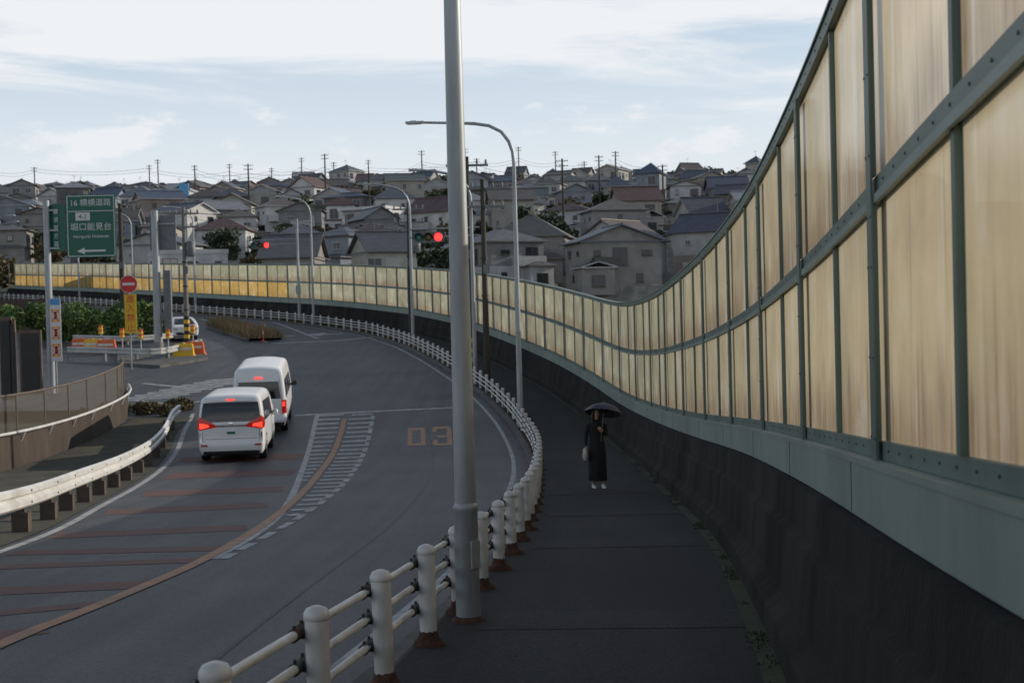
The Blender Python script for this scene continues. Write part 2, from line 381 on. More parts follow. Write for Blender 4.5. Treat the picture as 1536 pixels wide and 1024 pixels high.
mp_.build('road_repairs',recalc=False)
mk=MB()
ORG=[(-4.35,-10),(-4.3,0),(-4.25,6)]+g2([(0,967),(100,927),(200,886),(300,842),(380,797),(440,752),(480,708),(505,668),(517,628)])
strip(mk,ORG,.17,M_painto,.010)
LB=g2([(318,838),(385,800),(430,758),(455,700),(468,655),(476,622)])
RB=g2([(335,838),(450,775),(505,735),(535,700),(552,660),(560,620)])
PL=strip(mk,LB,.15,M_paintw); 
PR=resamp(RB)
for i in range(0,len(PR)-2,3): strip(mk,[PR[i],PR[min(i+2,len(PR)-1)]],.14,M_paintw)
OR=resamp(ORG)
def nearx(P,y): return min(P,key=lambda p:abs(p.y-y)).x
for y in np.arange(25,56,1.15):
    a=nearx(PL,y);b=nearx(OR,y);c=nearx(PR,y)
    if b-a>.35 and y<PL[-1].y: strip(mk,[(a+.05,y),(b-.16,y+.12)],.38,M_paintw,.0075)
    if c-b>.35 and y<PR[-1].y: strip(mk,[(b+.16,y-.05),(c-.03,y+.1)],.38,M_paintw,.0075)
GR=[(-6.9,-20),(-7.0,0),(-7.15,10),(-7.45,16),(-7.95,22.5),(-8.8,28.5),(-10,37.5),(-11,44),(-11.9,49)]
LE=[(x+.5,y) for x,y in GR]
strip(mk,LE+g2([(290,620)]),.15,M_paintw)
for i,(a,b,hp) in enumerate(([(270,690),(450,685),8],[(250,714),(440,708),8],[(215,741),(425,733),8],[(160,768),(400,757),8],[(80,803),(370,791),9],[(22,829),(335,822),7],[(0,850),(300,840),7],[(-60,889),(222,876),12],[(-60,925),(150,905),8],[(-100,965),(60,945),12])):
    A,B_=G(*a),G(*b); mid=((a[0]+b[0])/2,(a[1]+b[1])/2); w=G(mid[0],mid[1]-hp/2).y-G(mid[0],mid[1]+hp/2).y
    strip(mk,[(A.x,A.y),(B_.x,B_.y)],w,M_paintr,.0045)
strip(mk,g2([(442,623),(560,617),(688,611)]),.35,M_paintw)
strip(mk,g2([(408,515),(500,511),(566,505)]),.45,M_paintw)
strip(mk,g2([(392,478),(430,490),(478,508)]),.2,M_paintw)
strip(mk,g2([(300,478),(340,490),(400,513)]),.2,M_paintw)
strip(mk,[(cp(s,-.62,0).x,cp(s,-.62,0).y) for s in np.arange(0,SMAX,3)],.11,M_paintw)
for (px,py) in((425,504),(497,501)):
    c=G(px,py); strip(mk,[(c.x-1.2,c.y),(c.x+.7,c.y+.1)],.7,M_paintw); 
    mk.add([(c.x-.5,c.y-1.4,zr(c.y-1.4)-.112),(c.x-.5,c.y+1.4,zr(c.y+1.4)-.112),(c.x-1.9,c.y,zr(c.y)-.112)],[(0,1,2)],M_paintw)
def seg(a,b,w): 
    A,B_=G(*a),G(*b); strip(mk,[(A.x,A.y),(B_.x,B_.y)],w,M_painto,.008)
seg((615,669),(615,643),.15); seg((635,668),(634,642),.15); seg((613,667),(637,666),.62); seg((613,644),(636,643),.62)
seg((675,667),(673,641),.15); seg((652,667),(676,666),.62); seg((651,642),(674,641),.62); seg((656,655),(674,654),.5); seg((653,667),(653,660),.15); seg((652,648),(652,642),.15)
c0=G(205,604); c1=G(345,572)
for k in range(9):
    u=k/8; x=c0.x+(c1.x-c0.x)*u; y=c0.y+(c1.y-c0.y)*u
    strip(mk,[(x-1.3,y+.6),(x+1.3,y+1.6)],.45,M_paintw)
strip(mk,g2([(200,600),(255,606),(300,602)]),.3,M_paintw,.008); strip(mk,g2([(215,575),(275,580),(330,577)]),.3,M_paintw,.008)
mk.build('road_markings',recalc=False)
# ------------------------------------------------------------------ W-beam guardrail
def wbeam(mb,pts,ztop=.75,post=2.0,mw=M_white,mp=M_wood,blk=True):
    P=resamp(pts,.5); prof=[(0,0),(.05,-.03),(.05,-.11),(-.01,-.15),(-.01,-.18),(.05,-.22),(.05,-.30),(0,-.34),(-.03,-.34),(-.03,0)]
    rings=[];d=0;last=-9
    for i,p in enumerate(P):
        t=(P[min(i+1,len(P)-1)]-P[max(i-1,0)]).normalized(); n=Vector((t.y,-t.x,0))
        zb=zr(p.y)-.12
        rings.append([Vector((p.x,p.y,zb+ztop+h))+n*(o+.1) for o,h in prof])
        if i: d+=(p-P[i-1]).length
        if d-last>=post:
            last=d; rz=math.atan2(t.y,t.x)
            mb.box((p.x-n.x*.02,p.y-n.y*.02,zb+ztop/2-.08),(.16,.14,ztop-.02),mp,rz)
            if blk: mb.box((p.x-n.x*.02,p.y-n.y*.02,zb+.16),(.26,.26,.34),mp,rz)
            for h in(-.07,-.26): mb.cyl(Vector((p.x,p.y,zb+ztop+h))+n*.145,Vector((p.x,p.y,zb+ztop+h))+n*.165,.022,.018,8,M_galvd)
    mb.loft(rings,mw,smooth=False)
mb=MB(); M_gwh=mat('guardrail_white',(.78,.78,.76),.35,scale=2,col2=(.52,.50,.46),detail=10); M_post=mat('brown_post',(.09,.065,.05),.8,var=.4)
wbeam(mb,GR+[(-12.1,51)],mw=M_gwh,mp=M_post)
mb.build('guardrail')
mb=MB(); P=resamp(GR+[(-12.3,53)]); vs=[]
for p in P: vs+= [(p.x+.28,p.y,zr(p.y)-.108),(min(-14.1,p.x-1.9),p.y,zr(p.y)-.06)]
mb.add(vs,[(2*i,2*i+1,2*i+3,2*i+2) for i in range(len(P)-1)],M_soil); mb.build('verge')
# ------------------------------------------------------------------ parapet with mesh fence
def mesh_mat():
    m=bpy.data.materials.new('wire_mesh'); m.use_nodes=True; nt=m.node_tree; N=nt.nodes; L=nt.links
    b=N['Principled BSDF']; b.inputs['Base Color'].default_value=(.13,.11,.08,1); b.inputs['Roughness'].default_value=.6
    tc=N.new('ShaderNodeTexCoord'); mp=N.new('ShaderNodeMapping'); mp.inputs['Rotation'].default_value=(rad(45),0,0); mp.inputs['Scale'].default_value=(0,16,16); L.new(tc.outputs['Object'],mp.inputs[0])
    sp=N.new('ShaderNodeSeparateXYZ'); L.new(mp.outputs[0],sp.inputs[0]); ms=[]
    for k in(1,2):
        f=N.new('ShaderNodeMath'); f.operation='FRACT'; L.new(sp.outputs[k],f.inputs[0]); g=N.new('ShaderNodeMath'); g.operation='LESS_THAN'; g.inputs[1].default_value=.24; L.new(f.outputs[0],g.inputs[0]); ms.append(g)
    mx=N.new('ShaderNodeMath'); mx.operation='MAXIMUM'; L.new(ms[0].outputs[0],mx.inputs[0]); L.new(ms[1].outputs[0],mx.inputs[1])
    tp=N.new('ShaderNodeBsdfTransparent'); s=N.new('ShaderNodeMixShader'); L.new(mx.outputs[0],s.inputs[0]); L.new(tp.outputs[0],s.inputs[1]); L.new(b.outputs[0],s.inputs[2]); L.new(s.outputs[0],N['Material Output'].inputs[0]); return m
M_mesh=mesh_mat(); M_brown=mat('brown_steel',(.13,.09,.065),.6,var=.3)
M_bwall=mat('brown_concrete',(.085,.06,.045),.9,scale=1.2,col2=(.03,.024,.02),bump=.4,stretch=(1,1,.3))
PP=resamp([(-17.5,20),(-16.4,27),(-15.4,33),(-14.8,41),(-14.4,48),(-14.6,53),(-15.4,56)],1.0)
mb=MB(); rings=[];top=[];mid=[]
mv=[];pip=[]
for i,p in enumerate(PP):
    t=(PP[min(i+1,len(PP)-1)]-PP[max(i-1,0)]).normalized(); n=Vector((t.y,-t.x,0)); z=zr(p.y)-.4
    rings.append([p+n*.15+Vector((0,0,z-.3)),p+n*.13+Vector((0,0,z+1.15)),p-n*.13+Vector((0,0,z+1.15)),p-n*.15+Vector((0,0,z-.3))])
    mv+=[p+Vector((0,0,z+1.2)),p+Vector((0,0,z+2.3))]; top.append(p+Vector((0,0,z+2.32))); mid.append(p+Vector((0,0,z+1.2))); pip.append(p+n*.25+Vector((0,0,z+1.25)))
    if i%2==0: mb.cyl(p+Vector((0,0,z+1.1)),p+Vector((0,0,z+2.33)),.03,.03,8,M_brown); mb.cyl(p+n*.12+Vector((0,0,z+.95)),p+n*.25+Vector((0,0,z+1.22)),.025,.025,6,M_white)
mb.loft(rings,M_bwall,smooth=False)
mb.add(mv,[(2*i,2*i+2,2*i+3,2*i+1) for i in range(len(PP)-1)],M_mesh)
mb.tube(top,.035,8,M_brown); mb.tube(mid,.025,6,M_brown); mb.tube(pip,.045,8,M_white)
mb.build('parapet_fence')
# ------------------------------------------------------------------ street lamps / poles
def lamp(base,h,arm,dirv,r0=.09,r1=.045,m=M_galv,collar=False):
    d=Vector(dirv).normalized(); mb=MB(); b=Vector(base); U=Vector((0,0,1))
    mb.tube([b,b+U*(h*.5),b+U*(h-1.3)],[r0,(r0+r1)/2+.004,r1+.006],24,m)
    c=[(0,h-1.3),(.03,h-.95),(.15,h-.6),(.4,h-.27),(.8,h-.06),(1.3,h+.03),(arm*.75,h+.09),(arm,h+.13)]
    mb.tube([b+d*x+U*z for x,z in c],[r1+.005]*3+[r1]*3+[r1*.8,r1*.75],12,m)
    e=b+d*arm+U*(h+.13); rz=math.atan2(d.y,d.x)
    mb.box(e+d*.28+U*.01,(.62,.26,.07),m,rz); mb.box(e+d*.32-U*.035,(.45,.2,.02),M_white,rz); mb.box(e+d*.35+U*.06,(.2,.1,.03),m,rz)
    if collar:
        mb.tube([b,b+U*.9,b+U*.92,b+U*.96],[r0+.008,r0+.004,r0+.015,r0-.005],24,m); mb.box(b+Vector((.07,-.07,.55)),(.09,.02,.22),m,rad(45))
        mb.tube([b-U*.02,b+U*.02,b+U*.05],[.15,.13,.10],12,M_rust)
    return mb.build('street_lamp')
def dirl(s): return -cs(s)[2]
b=G(703,931,0); lamp((b.x,b.y,zr(b.y)),9.2,2.6,(-1,.1,0),r0=.092,r1=.04,collar=True)
b=G(781,640,0); lamp((b.x,b.y,zr(b.y)),10.1,3.0,(-1,.1,0),r0=.10,r1=.055)
def s_of_px(px,off=.3):
    best=None
    for q in np.arange(s_at_y(45),SMAX,.5):
        p=cp(q,off,0); v=p; x=768+FP*(v.dot(rt)/v.dot(fwd))
        if best is None or abs(x-px)<best[0]: best=(abs(x-px),q)
    return best[1]
for px in(712,619,470,294,200,118):
    q=s_of_px(px); lamp(cp(q,.35,0),9.0,2.1,dirl(q),r0=.10,r1=.06)
for x,y in((-49,136),(-56,150),(-66,160),(-41,112)): lamp((x,y,zr(y)-.12),8.5,1.8,(1,-.2,0))
def upole(base,h,r=.16,m=M_wood,arms=1,trans=False,stripe=False,name='utility_pole',rz=0,clamps=True):
    mb=MB(); b=Vector(base); mb.tube([b,b+Vector((0,0,h))],[r,r*.62],12,m)
    for k in range(arms):
        z=h-.4-k*.8; mb.box(b+Vector((0,0,z)),(1.9,.1,.1),M_galvd,rz)
        for x in(-.85,-.45,.45,.85):
            o=Matrix.Rotation(rz,3,'Z')@Vector((x,0,0)); mb.tube([b+o+Vector((0,0,z+.05)),b+o+Vector((0,0,z+.14)),b+o+Vector((0,0,z+.26))],[.04,.06,.03],6,M_concl)
    if trans:
        mb.tube([b+Vector((.42,-.1,h-3.0)),b+Vector((.42,-.1,h-2.9)),b+Vector((.42,-.1,h-2.1)),b+Vector((.42,-.1,h-2.05))],[.2,.27,.27,.18],12,M_galvd); mb.box(b+Vector((.2,-.05,h-2.5)),(.5,.08,.08),M_galvd)
    if clamps:
        for z in(2.2,3.6,h*.6): mb.tube([b+Vector((0,0,z)),b+Vector((0,0,z+.08))],r*1.02,10,M_dark)
        mb.box(b+Vector((.1,-r-.05,h*.55)),(.28,.16,.42),M_galvd)
    if stripe:
        for k in range(7): mb.tube([b+Vector((0,0,.3+k*.22)),b+Vector((0,0,.3+k*.22+.22))],[r*1.06,r*1.06],12,M_yellow if k%2 else M_black)
    return mb.build(name)
q=s_of_px(730,.8); p=cp(q,.8,0); upole(p,8.7,.15,M_wood,2)
q=s_of_px(708,.55); psig=cp(q,.55,0); upole(psig,9.8,.13,M_wood,1,stripe=True)
q=s_of_px(619,1.2); upole(cp(q,1.2,0),8.2,.17,M_wood,2,trans=True)
b=G(281,520); upole(b,8.4,.17,M_cpole,2,trans=True,stripe=True)
b=G(186,512); upole(b,8.9,.19,M_wood,1)
# ------------------------------------------------------------------ traffic signals
M_red=mat('red_signal',(.8,.02,.02),.3,emit=(1,.03,.03),estr=3.0); M_gl=mat('signal_lens_green',(.03,.20,.16),.2); M_al=mat('signal_lens_amber',(.16,.12,.03),.2)
M_sig=mat('signal_housing',(.14,.15,.155),.5)
def signal(name,c,w,polex,poleb=None,ph=0):
    e=empty(name,(0,0,0)); mb=MB(); c=Vector(c); hh=w*.17
    rings=[]
    for y in(-.09,.09):
        ring=[]
        for k in range(24):
            a=2*math.pi*k/24; x=math.cos(a)*hh; z=math.sin(a)*hh; x+= (w/2-hh)*(1 if math.cos(a)>=0 else -1); ring.append(c+Vector((x,y,z)))
        rings.append(ring)
    mb.loft(rings,M_sig,smooth=False)
    for k,ml in((-1,M_gl),(0,M_al),(1,M_red)):
        o=c+Vector((k*w*.30,-.092,0)); mb.tube([o,o-Vector((0,.012,0)),o-Vector((0,.03,0))],[hh*.74,hh*.72,hh*.3],20,ml)
        n=12; vs=[]
        for j in range(n+1):
            a=math.pi*(-.12+1.24*j/n)
            for y,r in((-.09,.84),(-.38,.80)): vs.append(o+Vector((math.cos(a)*hh*r,y+.09,math.sin(a)*hh*r)))
        mb.add(vs,[(2*j,2*j+1,2*j+3,2*j+2) for j in range(n)],M_sig,True)
    for dz in(.38,.02):
        mb.tube([Vector((c.x-w*.6,c.y+.14,c.z+dz)),Vector((polex,c.y+.2,c.z+dz+.03))],.04,8,M_galv)
    mb.box((c.x,c.y+.12,c.z+.15),(.1,.08,.5),M_galvd)
    mb.build('signal_head',e,recalc=True)
    if poleb is not None:
        m2=MB(); m2.tube([Vector(poleb),Vector(poleb)+Vector((0,0,ph))],[.12,.085],14,M_galv); m2.box(Vector(poleb)+Vector((0,-.2,2.4)),(.35,.22,.6),M_galv); m2.build('column',e)
c=D(643,356,psig.y-.3); signal('traffic_signal',c,1.45,psig.x+.5)
q=s_of_px(449,.3); pb=cp(q,.3,0); c=D(391,368,pb.y); signal('traffic_signal',c,1.5,pb.x,pb,7.6)
# ------------------------------------------------------------------ signs
M_sgreen=mat('sign_green',(.0,.10,.06),.4,var=.1); M_swhite=mat('sign_white',(.62,.62,.62),.4,var=.05); M_sred=mat('sign_red',(.6,.02,.02),.4,var=.1); M_sblue=mat('sign_blue',(.05,.28,.6),.4,var=.1); M_sorange=mat('sign_orange',(.85,.34,.02),.4,var=.1)
Yg=62.0; pb=D(78,585,Yg); z0=zr(Yg)-.12; e=empty('direction_sign',(pb.x,Yg,z0))
def lz(py,px=100): return D(px,py,Yg).z-z0
def lx(px,py=340): return D(px,py,Yg).x-pb.x
mb=MB(); mb.tube([Vector((0,0,-.3)),Vector((0,0,lz(300)))],[.16,.14],14,M_galv)
for py in(315,345,372): mb.box((lx(112),-.02,lz(py)),(lx(160)-lx(70),.08,.08),M_galv)
mb.build('post',e)
mb=MB(); x0,x1=lx(101),lx(175); z1,zb=lz(293),lz(387)
mb.box(((x0+x1)/2,-.12,(z1+zb)/2),(x1-x0,.04,z1-zb),M_sgreen)
for zz in(z1-.06,zb+.06,z1-.72): mb.box(((x0+x1)/2,-.144,zz),(x1-x0-.12,.006,.03),M_swhite)
for xx in(x0+.06,x1-.06): mb.box((xx,-.144,(z1+zb)/2),(.03,.006,z1-zb-.15),M_swhite)
xa=lx(70); mb.box(((xa+x0)/2-.02,-.0,(lz(306)+lz(376))/2),((x0-xa)*1.05,.04,lz(306)-lz(376)),M_sgreen,rad(-20))
mb.box(((x0+x1)/2+.1,-.144,zb+.28),(1.0,.006,.08),M_swhite); mb.add([(( x0+x1)/2-.65,-.145,zb+.28),((x0+x1)/2-.3,-.145,zb+.14),((x0+x1)/2-.3,-.145,zb+.42)],[(0,1,2)],M_swhite)
mb.box(((x0+x1)/2-.35,-.144,z1-.95),(.62,.006,.34),M_swhite)
mb.build('board',e,recalc=False)
xm=(x0+x1)/2
text(e,'16 横横道路',(xm,-.15,z1-.37),.34,M_swhite); text(e,'4-2',(xm-.35,-.152,z1-.96),.28,M_sgreen); text(e,'堀口能見台',(xm,-.15,z1-1.42),.36,M_swhite); text(e,'Horiguchi Nokendai',(xm,-.15,z1-1.82),.19,M_swhite)
for k,ch in enumerate('横須賀方面'): text(e,ch,((xa+x0)/2-.02,-.08,lz(306)-.35-.35*k),.25,M_swhite,rad(-20))
mb=MB(); e2=empty('pictogram_sign',(pb.x+.35,Yg-.3,z0)); zt,zb2=lz(447),lz(541)
mb.box((0,0,(zt+zb2)/2),(.46,.03,zt-zb2),M_swhite); mb.box((0,-.018,zt-.16),(.42,.006,.26),M_sblue)
for k in range(3):
    zc=zt-.75-k*.75; mb.box((0,-.018,zc),(.36,.006,.55),M_sorange); mb.box((0,-.022,zc),(.26,.006,.42),M_swhite)
    mb.tube([Vector((.01,-.026,zc+.12)),Vector((.01,-.030,zc+.12))],.06,10,M_black); mb.box((.01,-.028,zc-.05),(.13,.004,.22),M_black); 
    mb.add([(-.15,-.032,zc-.24),(-.11,-.032,zc-.24),(.15,-.032,zc+.24),(.11,-.032,zc+.24)],[(0,1,2,3)],M_sred); mb.add([(-.15,-.033,zc+.24),(-.11,-.033,zc+.24),(.15,-.033,zc-.24),(.11,-.033,zc-.24)],[(0,1,2,3)],M_sred)
mb.cyl((-.05,.05,0),(-.05,.05,zt),.04,.04,8,M_galv)
mb.build('board',e2,recalc=False)
Yn=72.0; b=D(195,512,Yn); zb=zr(Yn)-.12; e=empty('no_entry_sign',(b.x,Yn,zb)); rel=lambda px,py:(D(px,py,Yn)-Vector((b.x,Yn,zb)))
c=rel(193,426); mb=MB(); mb.cyl((c.x,.06,0),(c.x,.06,c.z+.5),.04,.04,10,M_galv)
mb.tube([Vector((c.x,0,c.z)),Vector((c.x,-.02,c.z))],.45,32,M_swhite); mb.tube([Vector((c.x,-.021,c.z)),Vector((c.x,-.026,c.z))],.425,32,M_sred); mb.box((c.x,-.03,c.z),(.62,.006,.14),M_swhite)
y1=rel(195,441).z;y0=rel(195,500).z; xx=rel(196,470).x; mb.box((xx,0,(y0+y1)/2),(.6,.03,y1-y0),M_yellow); mb.build('sign',e)
for k,ch in enumerate('進入禁止'): text(e,ch,(xx,-.02,y1-.27-k*.48),.44,M_sred,extr=.003)
Yc=82.0; b=D(238,522,Yc); zb=zr(Yc)-.12; hgt=(D(232,316,Yc)).z-zb
mb=MB(); mb.tube([Vector((b.x,Yc,zb)),Vector((b.x,Yc,zb+hgt))],[.25,.2],16,M_galv)
c=D(240,348,Yc-.4); mb.box((c.x,Yc+.3,c.z),(1.5,.08,2.0),M_galvd); mb.box((c.x,Yc+.22,c.z+.5),(1.7,.06,.08),M_galv)
mb.box((b.x+.62,Yc,zb+2.9),(.42,.3,3.6),M_galvd); mb.box((b.x+.3,Yc,zb+3.6),(.4,.1,.1),M_galv)
mb.tube([Vector((b.x,Yc,zb+.6)),Vector((b.x,Yc,zb+.0))],[.27,.3],16,M_concl); mb.build('sign_column',bevel=.01)
mb=MB()
isl=g2([(176,548),(240,552),(312,540),(300,522),(240,524),(176,530)]); vs=[(x,y,zr(y)-.12+h) for h in(0,.15) for x,y in isl]
mb.add(vs,[(6,7,8,9,10,11)]+[(i,(i+1)%6,(i+1)%6+6,i+6) for i in range(6)],M_kerb); mb.build('traffic_island')
M_gw2=mat('guardrail_aged',(.50,.50,.48),.5,scale=2,var=.35)
mb=MB(); wbeam(mb,g2([(104,540),(180,542),(240,543),(300,528)]),mw=M_gw2,mp=M_galvd,blk=False); mb.build('guardrail')
mb=MB(); wbeam(mb,g2([(112,520),(200,522),(258,517)]),mw=M_gw2,mp=M_galvd,blk=False); mb.build('guardrail')
for px,py in((212,528),(184,526),(290,520),(253,528),(152,520)):
    b=G(px,py); mb=MB(); mb.cyl(b,b+Vector((0,0,1.3)),.03,.03,8,M_white); 
    for k in range(4): mb.tube([b+Vector((0,-.03,.8+k*.13)),b+Vector((0,-.03,.93+k*.13))],[.14,.14],12,M_orange if k%2 else M_yellow)
    mb.build('delineator_post')
# water-filled plastic barriers by the junction
for px,py,m_ in((122,528,M_orange),(140,529,M_yellow),(160,530,M_orange),(292,534,M_orange),(276,537,M_yellow)):
    b=G(px,py); mb=MB(); rings=[]
    for z,w_,d_ in((0,.62,.26),(.12,.62,.26),(.2,.56,.17),(.72,.50,.12),(.8,.44,.09)):
        rings.append([b+Vector((sx*w_,sy*d_,z)) for sx,sy in((-1,-1),(1,-1),(1,1),(-1,1))])
    mb.loft(rings,m_,smooth=False); mb.box(b+Vector((0,-.16,.5)),(.9,.02,.14),M_white); mb.cyl(b+Vector((0,0,.8)),b+Vector((0,0,.86)),.06,.05,10,m_); mb.build('plastic_barrier',bevel=.02)
# ------------------------------------------------------------------ foliage
M_leaf=mat('leaf_green',(.13,.21,.05),.8,scale=1.5,col2=(.045,.085,.022)); M_leafd=mat('leaf_dark',(.06,.08,.038),.8,scale=.5,col2=(.02,.03,.015)); M_dry=mat('dry_grass',(.32,.24,.13),.9,scale=4,col2=(.15,.11,.05)); M_moss=mat('moss',(.05,.058,.02),.95,scale=5,col2=(.018,.02,.009)); M_autumn=mat('leaf_brown',(.14,.10,.05),.85,scale=.6,col2=(.05,.05,.02))
def foliage(mb,clumps,n,size,m,flat=.75):
    V=[];Fc=[]
    tot=sum(r**2 for _,r in clumps)
    for c,r in clumps:
        c=Vector(c); k=int(n*r*r/tot)
        for i in range(k):
            d=Vector(rng.normal(size=3)).normalized(); d.z*=flat; rr=r*(.55+.5*rng.random()); p=c+d*rr
            a=Vector(rng.normal(size=3)).normalized(); b=a.cross(Vector(rng.normal(size=3))).normalized(); s=size*(.6+.8*rng.random())
            o=len(V); V+=[p-a*s,p+b*s*.6,p+a*s,p-b*s*.6]; Fc.append((o,o+1,o+2,o+3))
    mb.add(V,Fc,m)
def tree(base,h,r,m,n=1500,size=.35):
    mb=MB(); b=Vector(base); mb.tube([b,b+Vector((.1,0,h*.45)),b+Vector((0,.1,h*.8))],[.28*h/8,.16*h/8,.05],8,M_wood); cl=[]
    for k in range(9):
        a=random.random()*6.28; rr=r*random.uniform(.3,.75); c=b+Vector((math.cos(a)*rr,math.sin(a)*rr,h*random.uniform(.5,.92))); cl.append((c,r*random.uniform(.3,.5)))
        mb.tube([b+Vector((0,0,h*.4)),c],[.1*h/8,.03],5,M_wood)
    foliage(mb,cl,n,size,m); return mb.build('tree',recalc=False)
b=G(135,514); cl=[]
for k in range(34): cl.append((b+Vector((random.uniform(-5.2,3.0),random.uniform(-2,7),random.uniform(.3,2.5))),random.uniform(.5,1.1)))
mb=MB(); foliage(mb,cl,15000,.13,M_leaf); mb.build('shrub',recalc=False)
b=G(215,618); mb=MB(); foliage(mb,[(b+Vector((random.uniform(-2.0,1.4),random.uniform(-2,2),.15)),random.uniform(.2,.5)) for k in range(22)],3500,.08,M_autumn); mb.build('weeds',recalc=False)
def grass(name,pts,h,m,n,spread=.12,mb=None):
    own=mb is None
    if own: mb=MB()
    V=[];Fc=[]
    for i in range(n):
        p=random.choice(pts); p=Vector(p)+Vector((random.gauss(0,spread),random.gauss(0,spread*2),0)); a=random.random()*6.28; hh=h*random.uniform(.4,1.2); w=.012+h*.03; d=Vector((math.cos(a),math.sin(a),0)); l=Vector((random.gauss(0,.3),random.gauss(0,.3),1))*hh
        o=len(V); V+=[p-d*w,p+d*w,p+l]; Fc.append((o,o+1,o+2))
    mb.add(V,Fc,m)
    if own: mb.build(name,recalc=False)
pts=[cp(s,WOFF-.47+random.gauss(0,.03),0) for s in np.arange(8,60,.02)]
pts=[p for p in pts if math.sin(p.y*3.3)+math.sin(p.y*1.27+2)+math.sin(p.y*7)*.7+random.gauss(0,.5)>.9]
grass('moss_and_grass',pts,.02,M_moss,9000,.03)
mb=MB(); mb.sweep([(WOFF-.56,.009),(WOFF-.42,.014)],0,SMAX,M_moss,closed=False); mb.build('mossy_gutter')
pts=[cp(s,.25+random.gauss(0,.08),0) for s in np.arange(s_at_y(50),SMAX,.1)]; grass('roadside_grass',[p for p in pts if math.sin(p.y*.9)>-.2],.28,M_autumn,7000,.1)
P=resamp(g2([(332,490),(352,497),(398,510)]),1.0); mb=MB(); V=[]
for p in P:
    for s,h in((-1,0),(-.9,.15),(.9,.15),(1,0)): V.append((p.x+s*1.0,p.y+s*.5,zr(p.y)-.12+h))
mb.add(V,[(4*i+k,4*i+k+1,4*i+k+5,4*i+k+4) for i in range(len(P)-1) for k in range(3)],M_kerb); mb.build('median_kerb')
grass('median_grass',[Vector((p.x+random.uniform(-.8,.8),p.y+random.uniform(-.4,.4),zr(p.y)+.02)) for p in P for k in range(20)],.6,M_dry,6500,.25)
for px,py in((331,490),(372,503),(395,512),(398,500)):
    b=G(px,py); mb=MB(); mb.tube([b,b+Vector((0,0,.05)),b+Vector((0,0,.06)),b+Vector((0,0,.8))],[.12,.12,.045,.04],10,M_orange); mb.tube([b+Vector((0,0,.5)),b+Vector((0,0,.62))],.043,10,M_white); mb.build('delineator_post')
mb=MB(); M_brick=mat('brown_block',(.10,.07,.06),.9,scale=3,var=.5)
mb.box((-42,103,zr(103)+.6),(16,.5,2.2),M_brick,rad(12)); mb.box((-50,114,zr(114)+.8),(26,.5,2.2),M_brick,rad(8)); mb.build('retaining_wall')
mb=MB()
for px,py0,h,w in((8,475,3.4,.5),(18,480,3.2,.25),(45,495,2.6,.9)):
    Y=58; c=D(px,py0,Y); mb.box((c.x,Y,c.z-h/2),(w,.12,h),M_brown); mb.box((c.x,Y-.08,c.z-h/2),(w*.8,.02,h*.9),M_dark)
mb.build('sign_back_boards')
# ------------------------------------------------------------------ houses
WALLC=[(.42,.42,.41),(.55,.55,.54),(.30,.29,.28),(.23,.23,.235),(.36,.335,.30),(.62,.62,.62),(.17,.16,.16),(.36,.37,.39),(.27,.255,.24),(.24,.265,.30),(.58,.58,.56),(.30,.25,.22),(.40,.39,.34),(.50,.50,.51)]
ROOFC=[(.11,.12,.14),(.085,.09,.105),(.13,.127,.13),(.12,.095,.085),(.20,.21,.23),(.10,.11,.14),(.125,.075,.065),(.26,.27,.29),(.09,.11,.16),(.14,.125,.11),(.10,.12,.12)]
WM=[mat('house_wall_%d'%i,c,.85,scale=.6,var=.3) for i,c in enumerate(WALLC)]
RM=[mat('house_roof_%d'%i,c,.5,scale=1.0,var=.35,stretch=(1,1,4)) for i,c in enumerate(ROOFC)]
M_glass=mat('window_glass',(.03,.035,.045),.12,var=.3,scale=.5); M_frame=mat('window_frame',(.42,.42,.42),.5); M_framed=mat('window_frame_dark',(.08,.07,.06),.5); M_shut=mat('curtain',(.45,.43,.4),.8)
def roof(mb,X,cx,cy,w,d,z,pitch,kind,m,ev=.5,axis=0):
    W=w/2+ev;Dd=d/2+ev
    if axis: W,Dd=Dd,W
    rh=Dd*pitch; hipx=W if kind=='gable' else max(W-Dd,.05)
    t=.14
    pts=[(-W,-Dd,0),(W,-Dd,0),(W,Dd,0),(-W,Dd,0),(-hipx,0,rh),(hipx,0,rh)]
    def tr(p,dz=0):
        x,y,zz=p
        if axis: x,y=-y,x
        return X@Vector((cx+x,cy+y,z+zz+dz))
    vs=[tr(p,t) for p in pts]+[tr(p) for p in pts]
    f=[(0,1,5,4),(2,3,4,5)]; fe=[(0,6,7,1),(1,7,8,2),(2,8,9,3),(3,9,6,0)]
    if kind!='gable': f+=[(1,2,5),(3,0,4)]; fe+=[(6,9,8,7)]
    else: fe+=[(6,7,11,10),(8,9,10,11),(0,4,10,6),(3,9,10,4),(1,7,11,5),(2,5,11,8)]
    mb.add(vs,f,m); mb.add(vs,fe,random.choice([M_frame,m,m]))
    a=tr((-hipx,0,rh),t+.05);b=tr((hipx,0,rh),t+.05); mb.cyl(a,b,.12,.12,5,m)
    return rh
def gable_fill(mb,X,cx,cy,w,d,z,pitch,m,axis,ev=.5):
    W=w/2;Dd=d/2
    if axis: W,Dd=Dd,W
    h=(Dd+ev)*pitch; zz0=ev*pitch
    for s in(-1,1):
        pts=[(s*W,-Dd,0),(s*W,Dd,0),(s*W,Dd,zz0-.01),(s*W,0,h-.01),(s*W,-Dd,zz0-.01)]
        vs=[]
        for x,y,k in pts:
            if axis: x,y=-y,x
            vs.append(X@Vector((cx+x,cy+y,z+k)))
        mb.add(vs,[(0,1,2,3,4)],m)
